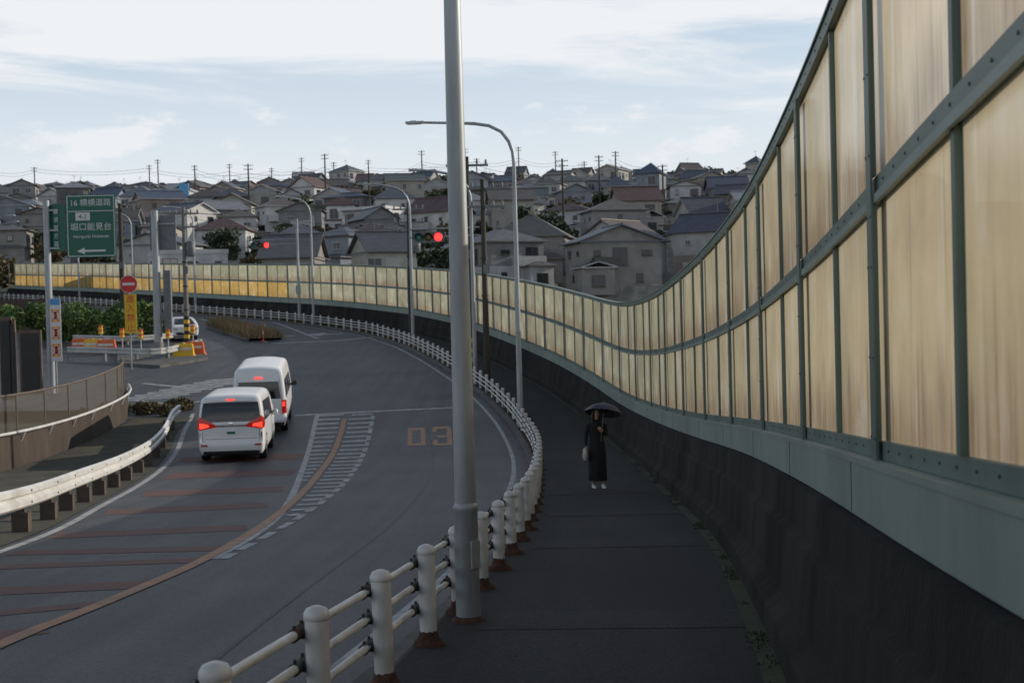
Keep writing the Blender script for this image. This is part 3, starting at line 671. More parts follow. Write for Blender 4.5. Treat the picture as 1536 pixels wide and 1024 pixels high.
def window(mb,X,face,u,z,ww,wh,w,d,cx=0,cy=0,fm=None):
    fm=fm or M_frame
    if face==0: c=(cx+u,cy-d/2-.025,z); s=(ww,.06,wh); g=(cx+u,cy-d/2-.06,z); gs=(ww-.14,.016,wh-.14)
    elif face==1: c=(cx+u,cy+d/2+.025,z); s=(ww,.06,wh); g=(cx+u,cy+d/2+.06,z); gs=(ww-.14,.016,wh-.14)
    elif face==2: c=(cx-w/2-.025,cy+u,z); s=(.06,ww,wh); g=(cx-w/2-.06,cy+u,z); gs=(.016,ww-.14,wh-.14)
    else: c=(cx+w/2+.025,cy+u,z); s=(.06,ww,wh); g=(cx+w/2+.06,cy+u,z); gs=(.016,ww-.14,wh-.14)
    mb.box(c,s,fm,0,X); mb.box(g,gs,M_shut if random.random()<.18 else M_glass,0,X)
    if face==0:
        mb.box((c[0],c[1]-.05,z),(.05,.02,wh-.1),fm,0,X); mb.box((c[0],c[1]-.06,z-wh/2-.06),(ww+.15,.16,.05),fm,0,X)
def house(x,y,z,rz,fl=2,scale=1.0):
    w=random.uniform(6.8,10)*scale; d=random.uniform(6.5,9)*scale; wall=random.choice(WM); rf=random.choice(RM); kind=random.choice(['gable','gable','gable','hip','hip']); axis=random.randint(0,1)
    X=Matrix.Translation((x,y,z))@Matrix.Rotation(rz,4,'Z'); mb=MB(); sh=2.7; H=sh*fl+.3; pitch=random.choice([.3,.36,.42,.5,.6])
    mb.box((0,0,-2.0),(w+2.4,d+2.0,4.0),M_concl,0,X)
    two=random.random()<.3; wall2=random.choice(WM) if two else wall
    mb.box((0,0,(sh+.3)/2),(w,d,sh+.3),wall,0,X)
    uw,ux,ud,uy=w,0,d,0
    if random.random()<.4: uw=w*random.uniform(.6,.85); ux=(w-uw)/2*random.choice([-1,1])
    elif random.random()<.35: ud=d*.8; uy=(d-ud)/2
    if uw<w or ud<d: roof(mb,X,0,0,w,d,sh+.3,.22,'hip',rf,.35)
    mb.box((ux,uy,(sh+.3+H)/2+.001),(uw-.01,ud-.01,H-sh-.3),wall2,0,X)
    if random.random()<.3: mb.box((0,0,sh+.3),(w+.06,d+.06,.14),M_frame,0,X)
    if random.random()<.06 and uw==w:
        mb.box((0,0,H+.2),(w+.15,d+.15,.5),wall2,0,X); rh=.4; kind='flat'
    else: rh=roof(mb,X,ux,uy,uw,ud,H,pitch,kind,rf,axis=axis)
    if kind=='gable': gable_fill(mb,X,ux,uy,uw,ud,H,pitch,wall2,axis)
    fm=random.choice([M_frame,M_framed,M_frame])
    for fi in range(fl):
        zc=.3+sh*fi+1.45; W_,D_,cx_,cy_=(w,d,0,0) if fi==0 else (uw,ud,ux,uy)
        for face,L in((0,W_),(2,D_),(3,D_),(1,W_)):
            n=random.choice([1,2,2,3])
            for k in range(n):
                u=(k+.5)/n*L-L/2+random.uniform(-.4,.4); big=random.random()<.4
                window(mb,X,face,u,zc-(.25 if big else -.1),1.65 if big else random.choice([.6,.75,1.2]),1.9 if big else random.choice([.6,.9,1.1]),W_,D_,cx_,cy_,fm=fm)
    if random.random()<.65:
        ww=random.uniform(2.6,4.2); wd=random.uniform(1.5,3.5); sx=random.choice([-1,1])*(w/2-ww/2+random.uniform(0,.8)); hh=sh+.15
        cy=-d/2-wd/2+.3; mb.box((sx,cy,hh/2),(ww,wd,hh),wall,0,X); roof(mb,X,sx,cy,ww,wd,hh,pitch*.8,'hip' if random.random()<.6 else 'gable',rf,.35,axis=1)
        window(mb,X,0,0,1.5,1.5,1.2,ww,wd,sx,cy,fm)
    if random.random()<.6 and ud==d:
        bw=random.uniform(2.5,uw*.7); bx=ux+random.uniform(-uw/2+bw/2,uw/2-bw/2); bz=sh+.3; dd=1.1; mm=random.choice([M_frame,wall2,M_framed])
        mb.box((bx,-d/2-dd/2,bz-.06),(bw,dd,.14),wall2,0,X); mb.box((bx,-d/2-dd+.04,bz+.55),(bw,.07,1.05),mm,0,X)
        for s in(-1,1): mb.box((bx+s*(bw/2-.04),-d/2-dd/2,bz+.55),(.06,dd-.1,1.04),mm,0,X)
        for s in(-1,1): mb.box((bx+s*(bw/2-.06),-d/2-dd+.06,bz/2),(.12,.12,bz),wall2,0,X)
    if random.random()<.4:
        ax=ux+random.uniform(-1,1); a=X@Vector((ax,uy,H+rh)); mb.cyl(a,a+Vector((0,0,1.8)),.03,.03,4,M_galvd); mb.box(a+Vector((0,0,1.6)),(1.1,.04,.04),M_galvd); mb.box(a+Vector((0,0,1.3)),(.8,.04,.04),M_galvd)
    mb.box((w/2-1,-d/2-.3,.7),(.8,.35,.6),M_frame,0,X)
    mb.box((0,-d/2-.95,.4),(w+2.3,.12,1.0),random.choice([M_concl,wall]),0,X)
    return mb.build('house')
y=162
treepos=[]
while y<458:
    x=-.40*y-10+random.uniform(0,8); base=random.uniform(-.35,.35); far=sstep((y-220)/150)
    while x<.27*y+10:
        yy=y+random.uniform(-5,5)
        if dout(x,yy)>9:
            if random.random()<.84:
                zz=terrain(x,yy)
                house(x,yy,zz+random.uniform(0,1.8),base+random.uniform(-.35,.35),fl=2 if random.random()<.9 else random.choice([1,1,3]),scale=.95-.13*far)
                if random.random()<.3: treepos.append((x+6,yy-5,.6))
            else: treepos.append((x,yy,1)); treepos.append((x+4,yy+3,.8))
        x+=random.uniform(9.6,13.2)-1.4*far
    y+=random.uniform(19,22) if y<300 else random.uniform(15,17)
def tarp():
    p=D(242,300,330); mb=MB(); Mb=mat('blue_sheet',(.12,.38,.62),.5,scale=2); Mr=mat('grey_membrane',(.35,.38,.42),.6)
    mb.box((p.x,330,p.z-3.5),(15,9,10),WM[1]); mb.box((p.x,330,p.z+1.9),(15.6,9.6,.5),Mr); mb.box((p.x-.5,325.2,p.z-.2),(12,.4,.9),Mb); mb.box((p.x+6.4,325.1,p.z+.7),(2.2,.5,5),Mb)
    for k in range(5): mb.box((p.x-6+k*3,325.3,p.z-3.4),(1.6,.3,1.6),M_glass)
    mb.build('commercial_building')
tarp()
for (x,yy,sc) in treepos: tree((x,yy,terrain(x,yy)),random.uniform(5,9)*sc,random.uniform(2.2,3.8)*sc,random.choice([M_leafd,M_leafd,M_autumn]),600,.36)
mb=MB(); cl=[]
for k in range(40):
    x=random.uniform(48,85); yy=random.uniform(460,480); cl.append(((x,yy,hill(x,yy)+random.uniform(2,9.5)),random.uniform(2,3.6)))
for k in range(12):
    x=random.uniform(38,52); yy=random.uniform(460,480); cl.append(((x,yy,hill(x,yy)+random.uniform(2,7)),random.uniform(1.5,3)))
foliage(mb,cl,11000,.5,M_leafd); mb.build('distant_trees',recalc=False)
mb=MB(); cl=[]
for k in range(50):
    x=random.uniform(-90,-62); yy=random.uniform(165,185); cl.append(((x,yy,zr(160)+random.uniform(-1,4.5)),random.uniform(1.3,2.6)))
foliage(mb,cl,14000,.32,M_autumn); mb.build('hedge_trees',recalc=False)
mb=MB(); cl=[]
for k in range(110):
    px=random.choice([350,520,800,860,640,1040,960,240]); yy=random.uniform(175,330); x=(px+random.uniform(-60,60)-768)/FP*yy; 
    if dout(x,yy)<6: continue
    cl.append(((x,yy,terrain(x,yy)+random.uniform(.5,4)),random.uniform(1.2,2.6)))
foliage(mb,cl,24000,.33,M_leafd); mb.build('garden_shrubs',recalc=False)
pp=[]
for px,yb in((2,440),(60,430),(232,430),(245,440),(352,450),(415,450),(460,440),(508,445),(560,452),(722,440),(840,450),(883,455),(705,380),(930,350),(495,330),(905,300),(640,400),(785,430),(560,260),(380,300),(850,230),(1000,280),(300,370)):
    x=(px-768)/FP*yb; z=terrain(x,yb); b=(x,yb,z); upole(b,random.uniform(12.5,16),.24,M_wood,2,rz=random.uniform(-.4,.4),clamps=False); pp.append(Vector((x,yb,z+12.2)))
top=sorted([p for p in pp if p.y>420],key=lambda p:p.x); mb=MB()
low=sorted([p for p in pp if p.y<=400],key=lambda p:p.x)
for L_ in(top,low):
    for a,b in zip(L_[:-1],L_[1:]):
        for dz in(0,-.9): mb.tube([a.lerp(b,u)+Vector((0,0,dz-2.2*4*u*(1-u)*.5)) for u in np.linspace(0,1,9)],.035,4,M_dark,cap=False)
mb.build('power_lines')
mb=MB()
A=psig+Vector((0,0,9.2)); B2=cp(s_of_px(619,1.2),1.2,7.6); C2=G(281,520)+Vector((0,0,7.9)); 
for a,b in((A,B2),(B2,cp(s_of_px(449,.3),.3,7.5)),(cp(s_of_px(449,.3),.3,7.5),C2),(C2,G(186,512)+Vector((0,0,8.4)))):
    for dz in(0,-.5): mb.tube([a.lerp(b,u)+Vector((0,0,dz-.5*4*u*(1-u))) for u in np.linspace(0,1,9)],.012,4,M_dark,cap=False)
mb.build('overhead_cables')
# ------------------------------------------------------------------ cars
M_car=mat('car_white',(.74,.74,.75),.22,var=.03,scale=1); M_cglass=mat('car_glass',(.012,.014,.016),.06,var=0,spec=.7); M_tyre=mat('tyre',(.02,.02,.02),.85); M_rim=mat('alloy',(.45,.45,.46),.3,.8); M_chrome=mat('chrome',(.6,.6,.6),.12,.9)
M_tail=mat('tail_lamp',(.30,.01,.01),.2,emit=(1,.02,.01),estr=.12); M_brake=mat('brake_lamp_lit',(.8,.02,.02),.2,emit=(1,.04,.02),estr=2.2); M_plastic=mat('black_plastic',(.025,.025,.027),.6); M_plate=mat('plate',(.75,.75,.72),.5,var=.02); M_refl=mat('reflector',(.4,.02,.02),.3); M_clear=mat('clear_lamp',(.5,.5,.5),.15)
class Car:
    def __init__(s,w,L,H,z0=.2,r=.18,belt=1.1,tum=.14,rs=.25,fs=1.2,hood=1.0,bump=.05,roofround=.06):
        s.__dict__.update(w=w,L=L,H=H,z0=z0,r=r,belt=belt,tum=tum,rs=rs,fs=fs,hood=hood,bump=bump,rr=roofround); s.mb=MB()
    def m(s,p,eps=0):
        h=Vector((s.w/2,s.L/2,(s.H-s.z0)/2)); zc=(s.H+s.z0)/2; q=Vector(p)-Vector((0,0,zc)); inn=Vector([max(-(h[i]-s.r),min(h[i]-s.r,q[i])) for i in range(3)])
        d=q-inn; l=d.length
        q=inn+d/l*(s.r+eps) if l>1e-6 else q
        x,y,z=q.x,q.y,q.z+zc
        t=max(0,(z-s.belt)/(s.H-s.belt)); x*=1-s.tum*t**1.4
        if z<.5: x*=1-.05*((.5-z)/.3)
        wr=max(0,min(1,(-y)/(s.L/2))); wf=max(0,min(1,y/(s.L/2)))
        y+=s.rs*t**1.3*wr**2
        y-=s.bump*wr**6*math.exp(-((z-.5)/.16)**2)
        tf=max(0,(z-s.hood)/(s.H-s.hood)); y-=s.fs*tf*wf**1.5 
        z-=s.rr*((x/(s.w/2))**2)*max(0,(z-s.H+.35)/.35)
        z-=.05*max(0,(abs(y)/(s.L/2))**4)*max(0,(z-s.H+.3)/.3)
        return Vector((x,y,z))
    def grid(s,f,nu,nv,m,eps=0):
        vs=[s.m(f(i/nu,j/nv),eps) for j in range(nv+1) for i in range(nu+1)]; n=nu+1
        s.mb.add(vs,[(j*n+i,j*n+i+1,(j+1)*n+i+1,(j+1)*n+i) for j in range(nv) for i in range(nu)],m,True)
    def body(s,m):
        a,b,c0,c1=s.w/2,s.L/2,s.z0,s.H
        S=lambda u:2*u-1
        for sg in(-1,1):
            s.grid(lambda u,v:(sg*a,S(u)*b,c0+(c1-c0)*v),40,24,m); s.grid(lambda u,v:(S(u)*a,sg*b,c0+(c1-c0)*v),24,24,m)
        s.grid(lambda u,v:(S(u)*a,S(v)*b,c1),24,40,m); s.grid(lambda u,v:(S(u)*a,S(v)*b,c0),12,20,M_plastic)
    def quad(s,q,fn,m,eps,n):
        s.grid(lambda u,v:fn((1-v)*((1-u)*q[0][0]+u*q[1][0])+v*((1-u)*q[3][0]+u*q[2][0]),(1-v)*((1-u)*q[0][1]+u*q[1][1])+v*((1-u)*q[3][1]+u*q[2][1])),n,n,m,eps)
    def rear(s,q,m,eps=.008,n=8): s.quad(q,lambda a,b:(a,-s.L/2,b),m,eps,n)
    def front(s,q,m,eps=.008,n=8): s.quad(q,lambda a,b:(a,s.L/2,b),m,eps,n)
    def side(s,q,m,eps=.008,n=10):
        for sg in(-1,1): s.quad(q,lambda a,b:(sg*s.w/2,a,b),m,eps,n)
    def wheels(s,ys,R=.34,wd=.22):
        for y in ys:
            for sg in(-1,1):
                x=sg*(s.w/2-.115)
                s.mb.tube([Vector((x-sg*wd/2,y,R)),Vector((x-sg*(wd/2-.02),y,R)),Vector((x+sg*(wd/2-.02),y,R)),Vector((x+sg*wd/2,y,R))],[R-.03,R,R,R-.03],24,M_tyre)
                s.mb.tube([Vector((x+sg*(wd/2+.002),y,R)),Vector((x+sg*(wd/2+.008),y,R))],R*.66,20,M_rim)
                for k in range(5):
                    a=k*1.256; s.mb.box((x+sg*(wd/2+.012),y+math.cos(a)*R*.45,R+math.sin(a)*R*.45),(.006,.07,.07),M_dark)
                n=16; vs=[]
                for k in range(n+1):
                    a=math.pi*k/n-.15+(.3*k/n)
                    for rr in(0,R+.075):
                        vs.append(s.m((sg*s.w/2,y+math.cos(a)*rr,max(s.z0,R+math.sin(a)*rr)),.004))
                s.mb.add(vs,[(2*k,2*k+1,2*k+3,2*k+2) for k in range(n)],M_plastic,True)
    def done(s,name,loc,rz):
        e=empty(name,loc,rz); s.mb.build('bodywork',e); return e
c=Car(1.87,4.9,1.97,.20,.15,1.12,.12,.20,1.35,1.05); c.body(M_car)
c.rear([(-.86,1.19),(.86,1.19),(.84,1.76),(-.84,1.76)],M_cglass,.006,14)
c.rear([(-.74,1.80),(.74,1.80),(.70,1.90),(-.70,1.90)],M_car,.06,10)
c.rear([(-.13,1.815),(.13,1.815),(.13,1.85),(-.13,1.85)],M_brake,.07,4)
for s in(-1,1):
    q=[(.93,.96),(.38,1.05),(.50,1.15),(.93,1.36)]; q=[(s*x,z) for x,z in q]; c.rear(q,M_tail,.014)
    q=[(.90,1.00),(.60,1.06),(.64,1.12),(.90,1.17)]; q=[(s*x,z) for x,z in q]; c.rear(q,M_brake,.019)
    c.rear([(s*.86,.50),(s*.66,.50),(s*.66,.55),(s*.86,.56)],M_refl,.014)
    c.rear([(s*.91,.60),(s*.84,.60),(s*.84,.84),(s*.91,.9)],M_chrome,.008)
c.side([(-2.44,.98),(-2.05,1.08),(-2.1,1.16),(-2.44,1.34)],M_tail,.012)
c.rear([(-.44,1.045),(.44,1.045),(.44,1.10),(-.44,1.10)],M_chrome,.012); c.rear([(-.06,1.11),(.06,1.11),(.06,1.17),(-.06,1.17)],M_chrome,.016,3)
c.rear([(-.17,.80),(.17,.80),(.17,.965),(-.17,.965)],M_plate,.02,3); c.rear([(-.12,.84),(.12,.84),(.12,.91),(-.12,.91)],M_sgreen,.024,2)
c.rear([(-.86,.22),(.86,.22),(.80,.36),(-.80,.36)],M_plastic,.008,10); c.rear([(-.9,.70),(.9,.70),(.9,.712),(-.9,.712)],M_dark,.004,10)
for s in(-1,1): c.rear([(s*.80,.62),(s*.79,.62),(s*.80,.98),(s*.81,.98)],M_dark,.004)
c.side([(-2.15,1.17),(1.35,1.14),(1.15,1.68),(-1.95,1.74)],M_cglass,.006,24)
for yb in(-1.15,.35): c.side([(yb,1.15),(yb+.09,1.15),(yb+.07,1.72),(yb-.02,1.72)],M_plastic,.010)
for yb in(-1.1,.4,1.35): c.side([(yb,.4),(yb+.012,.4),(yb+.012,1.14),(yb,1.14)],M_dark,.004)
c.side([(-2.3,.24),(2.2,.24),(2.2,.34),(-2.3,.34)],M_plastic,.006,20)
c.front([(-.75,1.12),(.75,1.12),(.7,1.78),(-.7,1.78)],M_cglass,.006,14); c.front([(-.5,.45),(.5,.45),(.55,.98),(-.55,.98)],M_chrome,.01); 
for s in(-1,1): c.front([(s*.9,.85),(s*.58,.85),(s*.58,1.0),(s*.9,1.02)],M_clear,.012); c.mb.tube([Vector((s*.93,1.0,1.12)),Vector((s*1.02,.98,1.16)),Vector((s*1.12,.97,1.18)),Vector((s*1.14,.97,1.18))],[.03,.09,.10,.05],10,M_car)
c.wheels([-1.5,1.5],.35)
b=G(348,693); d=rad(6.0); cen=Vector((b.x,b.y,0))+Vector((-math.sin(d)*2.45,math.cos(d)*2.45,0)); zf=zr(cen.y)-.12
e=c.done('minivan',(cen.x,cen.y,zf),d)
slope=math.atan((zr(cen.y+1.5)-zr(cen.y-1.5))/3); e.rotation_euler=(slope,0,d)
c=Car(1.80,5.0,2.32,.24,.15,1.15,.14,.14,.9,1.1,roofround=.12); c.body(M_car)
c.rear([(-.74,1.22),(.74,1.22),(.70,1.80),(-.70,1.80)],M_cglass,.006,14)
c.rear([(-.14,1.90),(.14,1.90),(.14,1.95),(-.14,1.95)],M_brake,.03,4)
for s in(-1,1):
    q=[(.90,.72),(.76,.72),(.76,1.16),(.90,1.18)]; q=[(s*x,z) for x,z in q]; c.rear(q,M_tail,.012); q=[(s*x,z) for x,z in[(.885,.96),(.78,.96),(.78,1.1),(.885,1.12)]]; c.rear(q,M_brake,.018)
c.side([(-2.49,.72),(-2.36,.72),(-2.36,1.16),(-2.49,1.18)],M_tail,.012)
c.rear([(-.24,.78),(.10,.78),(.10,.95),(-.24,.95)],M_plate,.02,3); c.rear([(-.88,.45),(.88,.45),(.88,.62),(-.88,.62)],M_car,.06,10); c.rear([(-.85,.25),(.85,.25),(.85,.42),(-.85,.42)],M_plastic,.01,10)
c.rear([(-.78,.66),(-.77,.66),(-.74,1.9),(-.75,1.9)],M_dark,.004); c.rear([(.77,.66),(.78,.66),(.75,1.9),(.74,1.9)],M_dark,.004); c.rear([(-.2,1.02),(.2,1.02),(.2,1.08),(-.2,1.08)],M_plastic,.02,3)
c.side([(-2.3,1.22),(1.9,1.22),(1.5,1.78),(-2.2,1.82)],M_cglass,.006,24)
for yb in(-1.0,.45): c.side([(yb,1.2),(yb+.1,1.2),(yb+.08,1.82),(yb-.02,1.82)],M_car,.011)
c.front([(-.75,1.15),(.75,1.15),(.7,1.85),(-.7,1.85)],M_cglass,.006,14)
for s in(-1,1): c.front([(s*.88,.8),(s*.58,.8),(s*.58,1.0),(s*.88,1.02)],M_clear,.012); c.mb.tube([Vector((s*.9,1.7,1.25)),Vector((s*1.02,1.7,1.3)),Vector((s*1.12,1.7,1.32))],[.02,.1,.08],10,M_plastic)
c.wheels([-1.45,1.6],.34)
b=G(390,652); d=rad(6.5); cen=Vector((b.x,b.y,0))+Vector((-math.sin(d)*2.5,math.cos(d)*2.5,0)); zf=zr(cen.y)-.12
e=c.done('passenger_van',(cen.x,cen.y,zf),d); slope=math.atan((zr(cen.y+1.5)-zr(cen.y-1.5))/3); e.rotation_euler=(slope,0,d)
c=Car(1.68,3.9,1.5,.2,.2,.95,.2,.5,1.5,.85); c.body(M_car)
c.front([(-.66,.98),(.66,.98),(.6,1.38),(-.6,1.38)],M_cglass,.008,12); c.rear([(-.66,.98),(.66,.98),(.6,1.36),(-.6,1.36)],M_cglass,.008,12); c.side([(-1.5,.98),(1.2,.96),(.6,1.36),(-1.3,1.38)],M_cglass,.006,20)
for s in(-1,1): c.front([(s*.8,.62),(s*.5,.62),(s*.5,.76),(s*.8,.8)],M_clear,.012); c.rear([(s*.8,.75),(s*.6,.75),(s*.6,.95),(s*.8,.95)],M_tail,.012)
c.front([(-.55,.3),(.55,.3),(.6,.5),(-.6,.5)],M_plastic,.01); c.front([(-.17,.45),(.17,.45),(.17,.6),(-.17,.6)],M_plate,.02,3)
c.wheels([-1.2,1.2],.29,.18)
b=G(262,513); e=c.done('hatchback_car',(b.x,b.y+2,zr(b.y+2)-.12),rad(180+20))
# ------------------------------------------------------------------ person with umbrella
M_blk=mat('black_cloth',(.012,.012,.014),.9,var=.3,scale=8,bump=.3); M_skin=mat('skin',(.45,.27,.2),.5,var=.1); M_hair=mat('hair',(.018,.013,.011),.45,var=.3,scale=20,stretch=(1,1,.1)); M_shoe=mat('shoe_white',(.7,.7,.68),.5); M_umb=mat('umbrella_cloth',(.05,.045,.06),.6,var=.2); M_bag=mat('bag_cloth',(.42,.40,.35),.8,var=.2,scale=10); M_eye=mat('eye',(.02,.015,.01),.2); M_lip=mat('lip',(.35,.1,.09),.5)
b=G(897,731,0); per=empty('pedestrian',(b.x,b.y,zr(b.y)),rad(5))
def skin(name,verts,edges,radii,m,root=0,parent=per,sub=2):
    me=bpy.data.meshes.new(name); me.from_pydata(verts,edges,[]); me.materials.append(m); o=bpy.data.objects.new(name,me); scene.collection.objects.link(o); o.parent=parent
    sk=o.modifiers.new('skin','SKIN'); sk.use_smooth_shade=True
    for i,r in enumerate(radii):
        v=me.skin_vertices[0].data[i]; v.radius=(r,r) if not isinstance(r,tuple) else r; v.use_root=(i==root)
    ss=o.modifiers.new('s','SUBSURF'); ss.levels=sub; ss.render_levels=sub; return o
skin('legs_and_torso',[(0,0,.86),(0,0,1.0),(0,-.01,1.14),(0,0,1.26),(0,.005,1.34),(0,.0,1.40),(-.08,0,.80),(-.085,-.03,.45),(-.085,.02,.10),(.08,0,.80),(.085,-.06,.46),(.09,-.08,.10),(-.14,0,1.29),(.14,0,1.29)],
 [(0,1),(1,2),(2,3),(3,4),(4,5),(0,6),(6,7),(7,8),(0,9),(9,10),(10,11),(3,12),(3,13)],[(.13,.10),(.11,.085),(.12,.09),(.11,.08),(.055,.05),(.045,.045),.085,.055,.036,.085,.055,.036,.055,.055],M_blk)
skin('sleeve_left',[(-.15,0,1.29),(-.215,.01,1.04),(-.225,-.05,.84)],[(0,1),(1,2)],[.055,.044,.034],M_blk)
skin('sleeve_right',[(.15,0,1.29),(.20,-.01,1.05),(.10,-.2,1.14)],[(0,1),(1,2)],[.055,.044,.034],M_blk)
mb=MB(); rings=[]
for z,rx,ry,cy in((1.32,.11,.075,0),(1.24,.165,.10,0),(1.12,.155,.105,0),(.98,.135,.10,0),(.86,.165,.125,0),(.65,.175,.14,0),(.40,.180,.16,-.01),(.17,.185,.18,-.02),(.15,.18,.175,-.02)):
    rings.append([Vector((rx*math.cos(a)*(1+.035*math.sin(a*9+z*2)*(1.2-z)),cy+ry*math.sin(a)*(1+.06*math.sin(a*7+1)*(1.2-z)),z)) for a in [2*math.pi*k/40 for k in range(40)]])
mb.loft(rings,M_blk); mb.build('long_dress',per)
mb=MB(); rings=[]; hz=1.385
for z,rx,ry,cy in((0,.012,.015,-.06),(.012,.035,.04,-.045),(.035,.05,.06,-.028),(.07,.062,.08,-.01),(.11,.070,.09,0),(.15,.072,.093,.003),(.185,.064,.082,.006),(.21,.042,.055,.008),(.222,.012,.016,.01)):
    rings.append([Vector((rx*math.cos(a),cy+ry*math.sin(a),hz+z)) for a in [2*math.pi*k/24 for k in range(24)]])
mb.loft(rings,M_skin); mb.tube([Vector((0,-.085,hz+.115)),Vector((0,-.112,hz+.078)),Vector((0,-.09,hz+.068))],[.008,.014,.008],8,M_skin)
mb.tube([Vector((0,.01,1.30)),Vector((0,.0,1.42))],[.05,.045],14,M_skin)
for s in(-1,1):
    mb.tube([Vector((s*.028,-.078,hz+.112)),Vector((s*.028,-.088,hz+.112))],[.012,.006],8,M_eye); mb.tube([Vector((s*.07,0,hz+.12)),Vector((s*.08,.01,hz+.10)),Vector((s*.07,0,hz+.075))],[.008,.014,.006],8,M_skin)
    mb.box((s*.028,-.086,hz+.132),(.03,.006,.006),M_hair)
mb.tube([Vector((-.02,-.084,hz+.045)),Vector((0,-.09,hz+.044)),Vector((.02,-.084,hz+.045))],[.003,.007,.003],6,M_lip)
mb.build('head',per)
mb=MB(); rings=[]
for z,rx,ry,cy in((-.26,.06,.02,.075),(-.18,.085,.045,.06),(-.05,.092,.06,.05),(.06,.088,.075,.035),(.13,.086,.092,.02),(.18,.079,.094,.01),(.22,.055,.068,.01),(.245,.015,.02,.01)):
    rings.append([Vector((rx*math.cos(a)*(1+.03*math.sin(a*11)),cy+ry*math.sin(a),hz+z)) for a in [2*math.pi*k/32 for k in range(32)]])
mb.loft(rings,M_hair); 
for s in(-1,1): mb.tube([Vector((s*.03,-.075,hz+.2)),Vector((s*.07,-.06,hz+.13)),Vector((s*.08,-.045,hz+.0)),Vector((s*.085,-.055,hz-.16))],[.02,.026,.028,.012],8,M_hair)
mb.build('hair',per)
def hand(name,o,d,side,curl,pr):
    o=Vector(o); d=Vector(d).normalized(); side=Vector(side).normalized(); nrm=d.cross(side)
    e=empty(name); e.parent=pr
    V=[o,o+d*.045,o+d*.075]; skin('palm',[tuple(v) for v in V],[(0,1),(1,2)],[(.024,.017),(.034,.014),(.034,.012)],M_skin,parent=e,sub=1)
    for k,(l,off) in enumerate(((.060,-.027),(.07,-.009),(.065,.009),(.05,.027))):
        p=o+d*.06+side*off; c1=d.lerp(nrm,curl*.6).normalized(); c2=d.lerp(nrm,min(1,curl*1.1)).normalized(); c3=(nrm*curl-d*max(0,curl-.5)+d*(1-curl)).normalized()
        V=[p,p+d*.02,p+d*.02+c1*l*.45,p+d*.02+c1*l*.45+c2*l*.3,p+d*.02+c1*l*.45+c2*l*.3+c3*l*.25]; skin('finger_%d'%k,[tuple(v) for v in V],[(i,i+1) for i in range(4)],[.009,.009,.0085,.008,.007],M_skin,parent=e,sub=1)
    p=o+d*.02-side*.02; V=[p,p-side*.025+d*.02,p-side*.03+d*.045+nrm*.015*curl,p-side*.02+d*.06+nrm*.03*curl]; skin('thumb',[tuple(v) for v in V],[(i,i+1) for i in range(3)],[.012,.011,.010,.008],M_skin,parent=e,sub=1)
hand('left_hand',(-.226,-.055,.83),(0,-.15,-1),(0,1,0),.35,per)
hand('right_hand',(.095,-.205,1.145),(-.5,-.4,.45),(0,.3,.9),.9,per)
mb=MB()
for x,y in((-.085,-.0),(.09,-.12)):
    rings=[]
    for yy,rx,h in((.06,.02,.05),(.05,.033,.075),(0,.036,.09),(-.06,.042,.065),(-.12,.043,.05),(-.165,.03,.035),(-.18,.01,.02)):
        rings.append([Vector((x+rx*math.cos(a),y+yy,h/2+h/2*math.sin(a))) for a in [2*math.pi*k/14 for k in range(14)]])
    mb.loft(rings,M_shoe); mb.tube([Vector((x,y+.02,.07)),Vector((x,y+.02,.2))],[.035,.042],12,M_skin)
mb.build('shoes',per)
mb=MB(); rings=[]
for z,rx,ry in((.56,.03,.10),(.57,.045,.13),(.66,.05,.14),(.78,.035,.125),(.79,.02,.12)):
    rings.append([Vector((-.25+rx*math.cos(a),-.07+ry*math.sin(a)*(1),z)) for a in [2*math.pi*k/20 for k in range(20)]])
mb.loft(rings,M_bag); mb.tube([Vector((-.25,-.16,.78)),Vector((-.245,-.10,.80)),Vector((-.235,-.07,.755+.04)),Vector((-.245,-.02,.79)),Vector((-.25,.03,.78))],.008,6,M_bag)
mb.build('tote_bag',per)
mb=MB(); h0=Vector((.06,-.235,1.06)); ax=Vector((.16,.28,.95)).normalized(); topc=h0+ax*.64
mb.tube([h0-ax*.05,topc+ax*.05],.006,8,M_galvd); mb.tube([h0-ax*.12,h0+ax*.02],[.014,.014],8,M_black)
u=ax.cross(Vector((0,1,0))).normalized(); w=ax.cross(u); K=8; Rr=.39; rows=7; V=[]
for j in range(rows+1):
    ph=j/rows*1.05
    for k in range(K*4):
        a=2*math.pi*k/(K*4); sc=1-.07*(math.sin(a*K/2)**2)*(j/rows); r=Rr*math.sin(ph)/math.sin(1.05)*sc; V.append(topc+(u*math.cos(a)+w*math.sin(a))*r-ax*(.2*(1-math.cos(ph))/(1-math.cos(1.05))))
n=K*4; mb.add(V,[(j*n+k,j*n+(k+1)%n,(j+1)*n+(k+1)%n,(j+1)*n+k) for j in range(rows) for k in range(n)],M_umb,True)
for k in range(K):
    a=2*math.pi*k/K; e1=topc+(u*math.cos(a)+w*math.sin(a))*Rr-ax*.2; mb.tube([topc-ax*.25,topc-ax*.12+(u*math.cos(a)+w*math.sin(a))*Rr*.5],.003,4,M_galvd); mb.tube([topc-ax*.01,topc-ax*.075+(u*math.cos(a)+w*math.sin(a))*Rr*.55,e1+ax*.004],.003,4,M_galvd)
mb.build('umbrella',per,recalc=False)
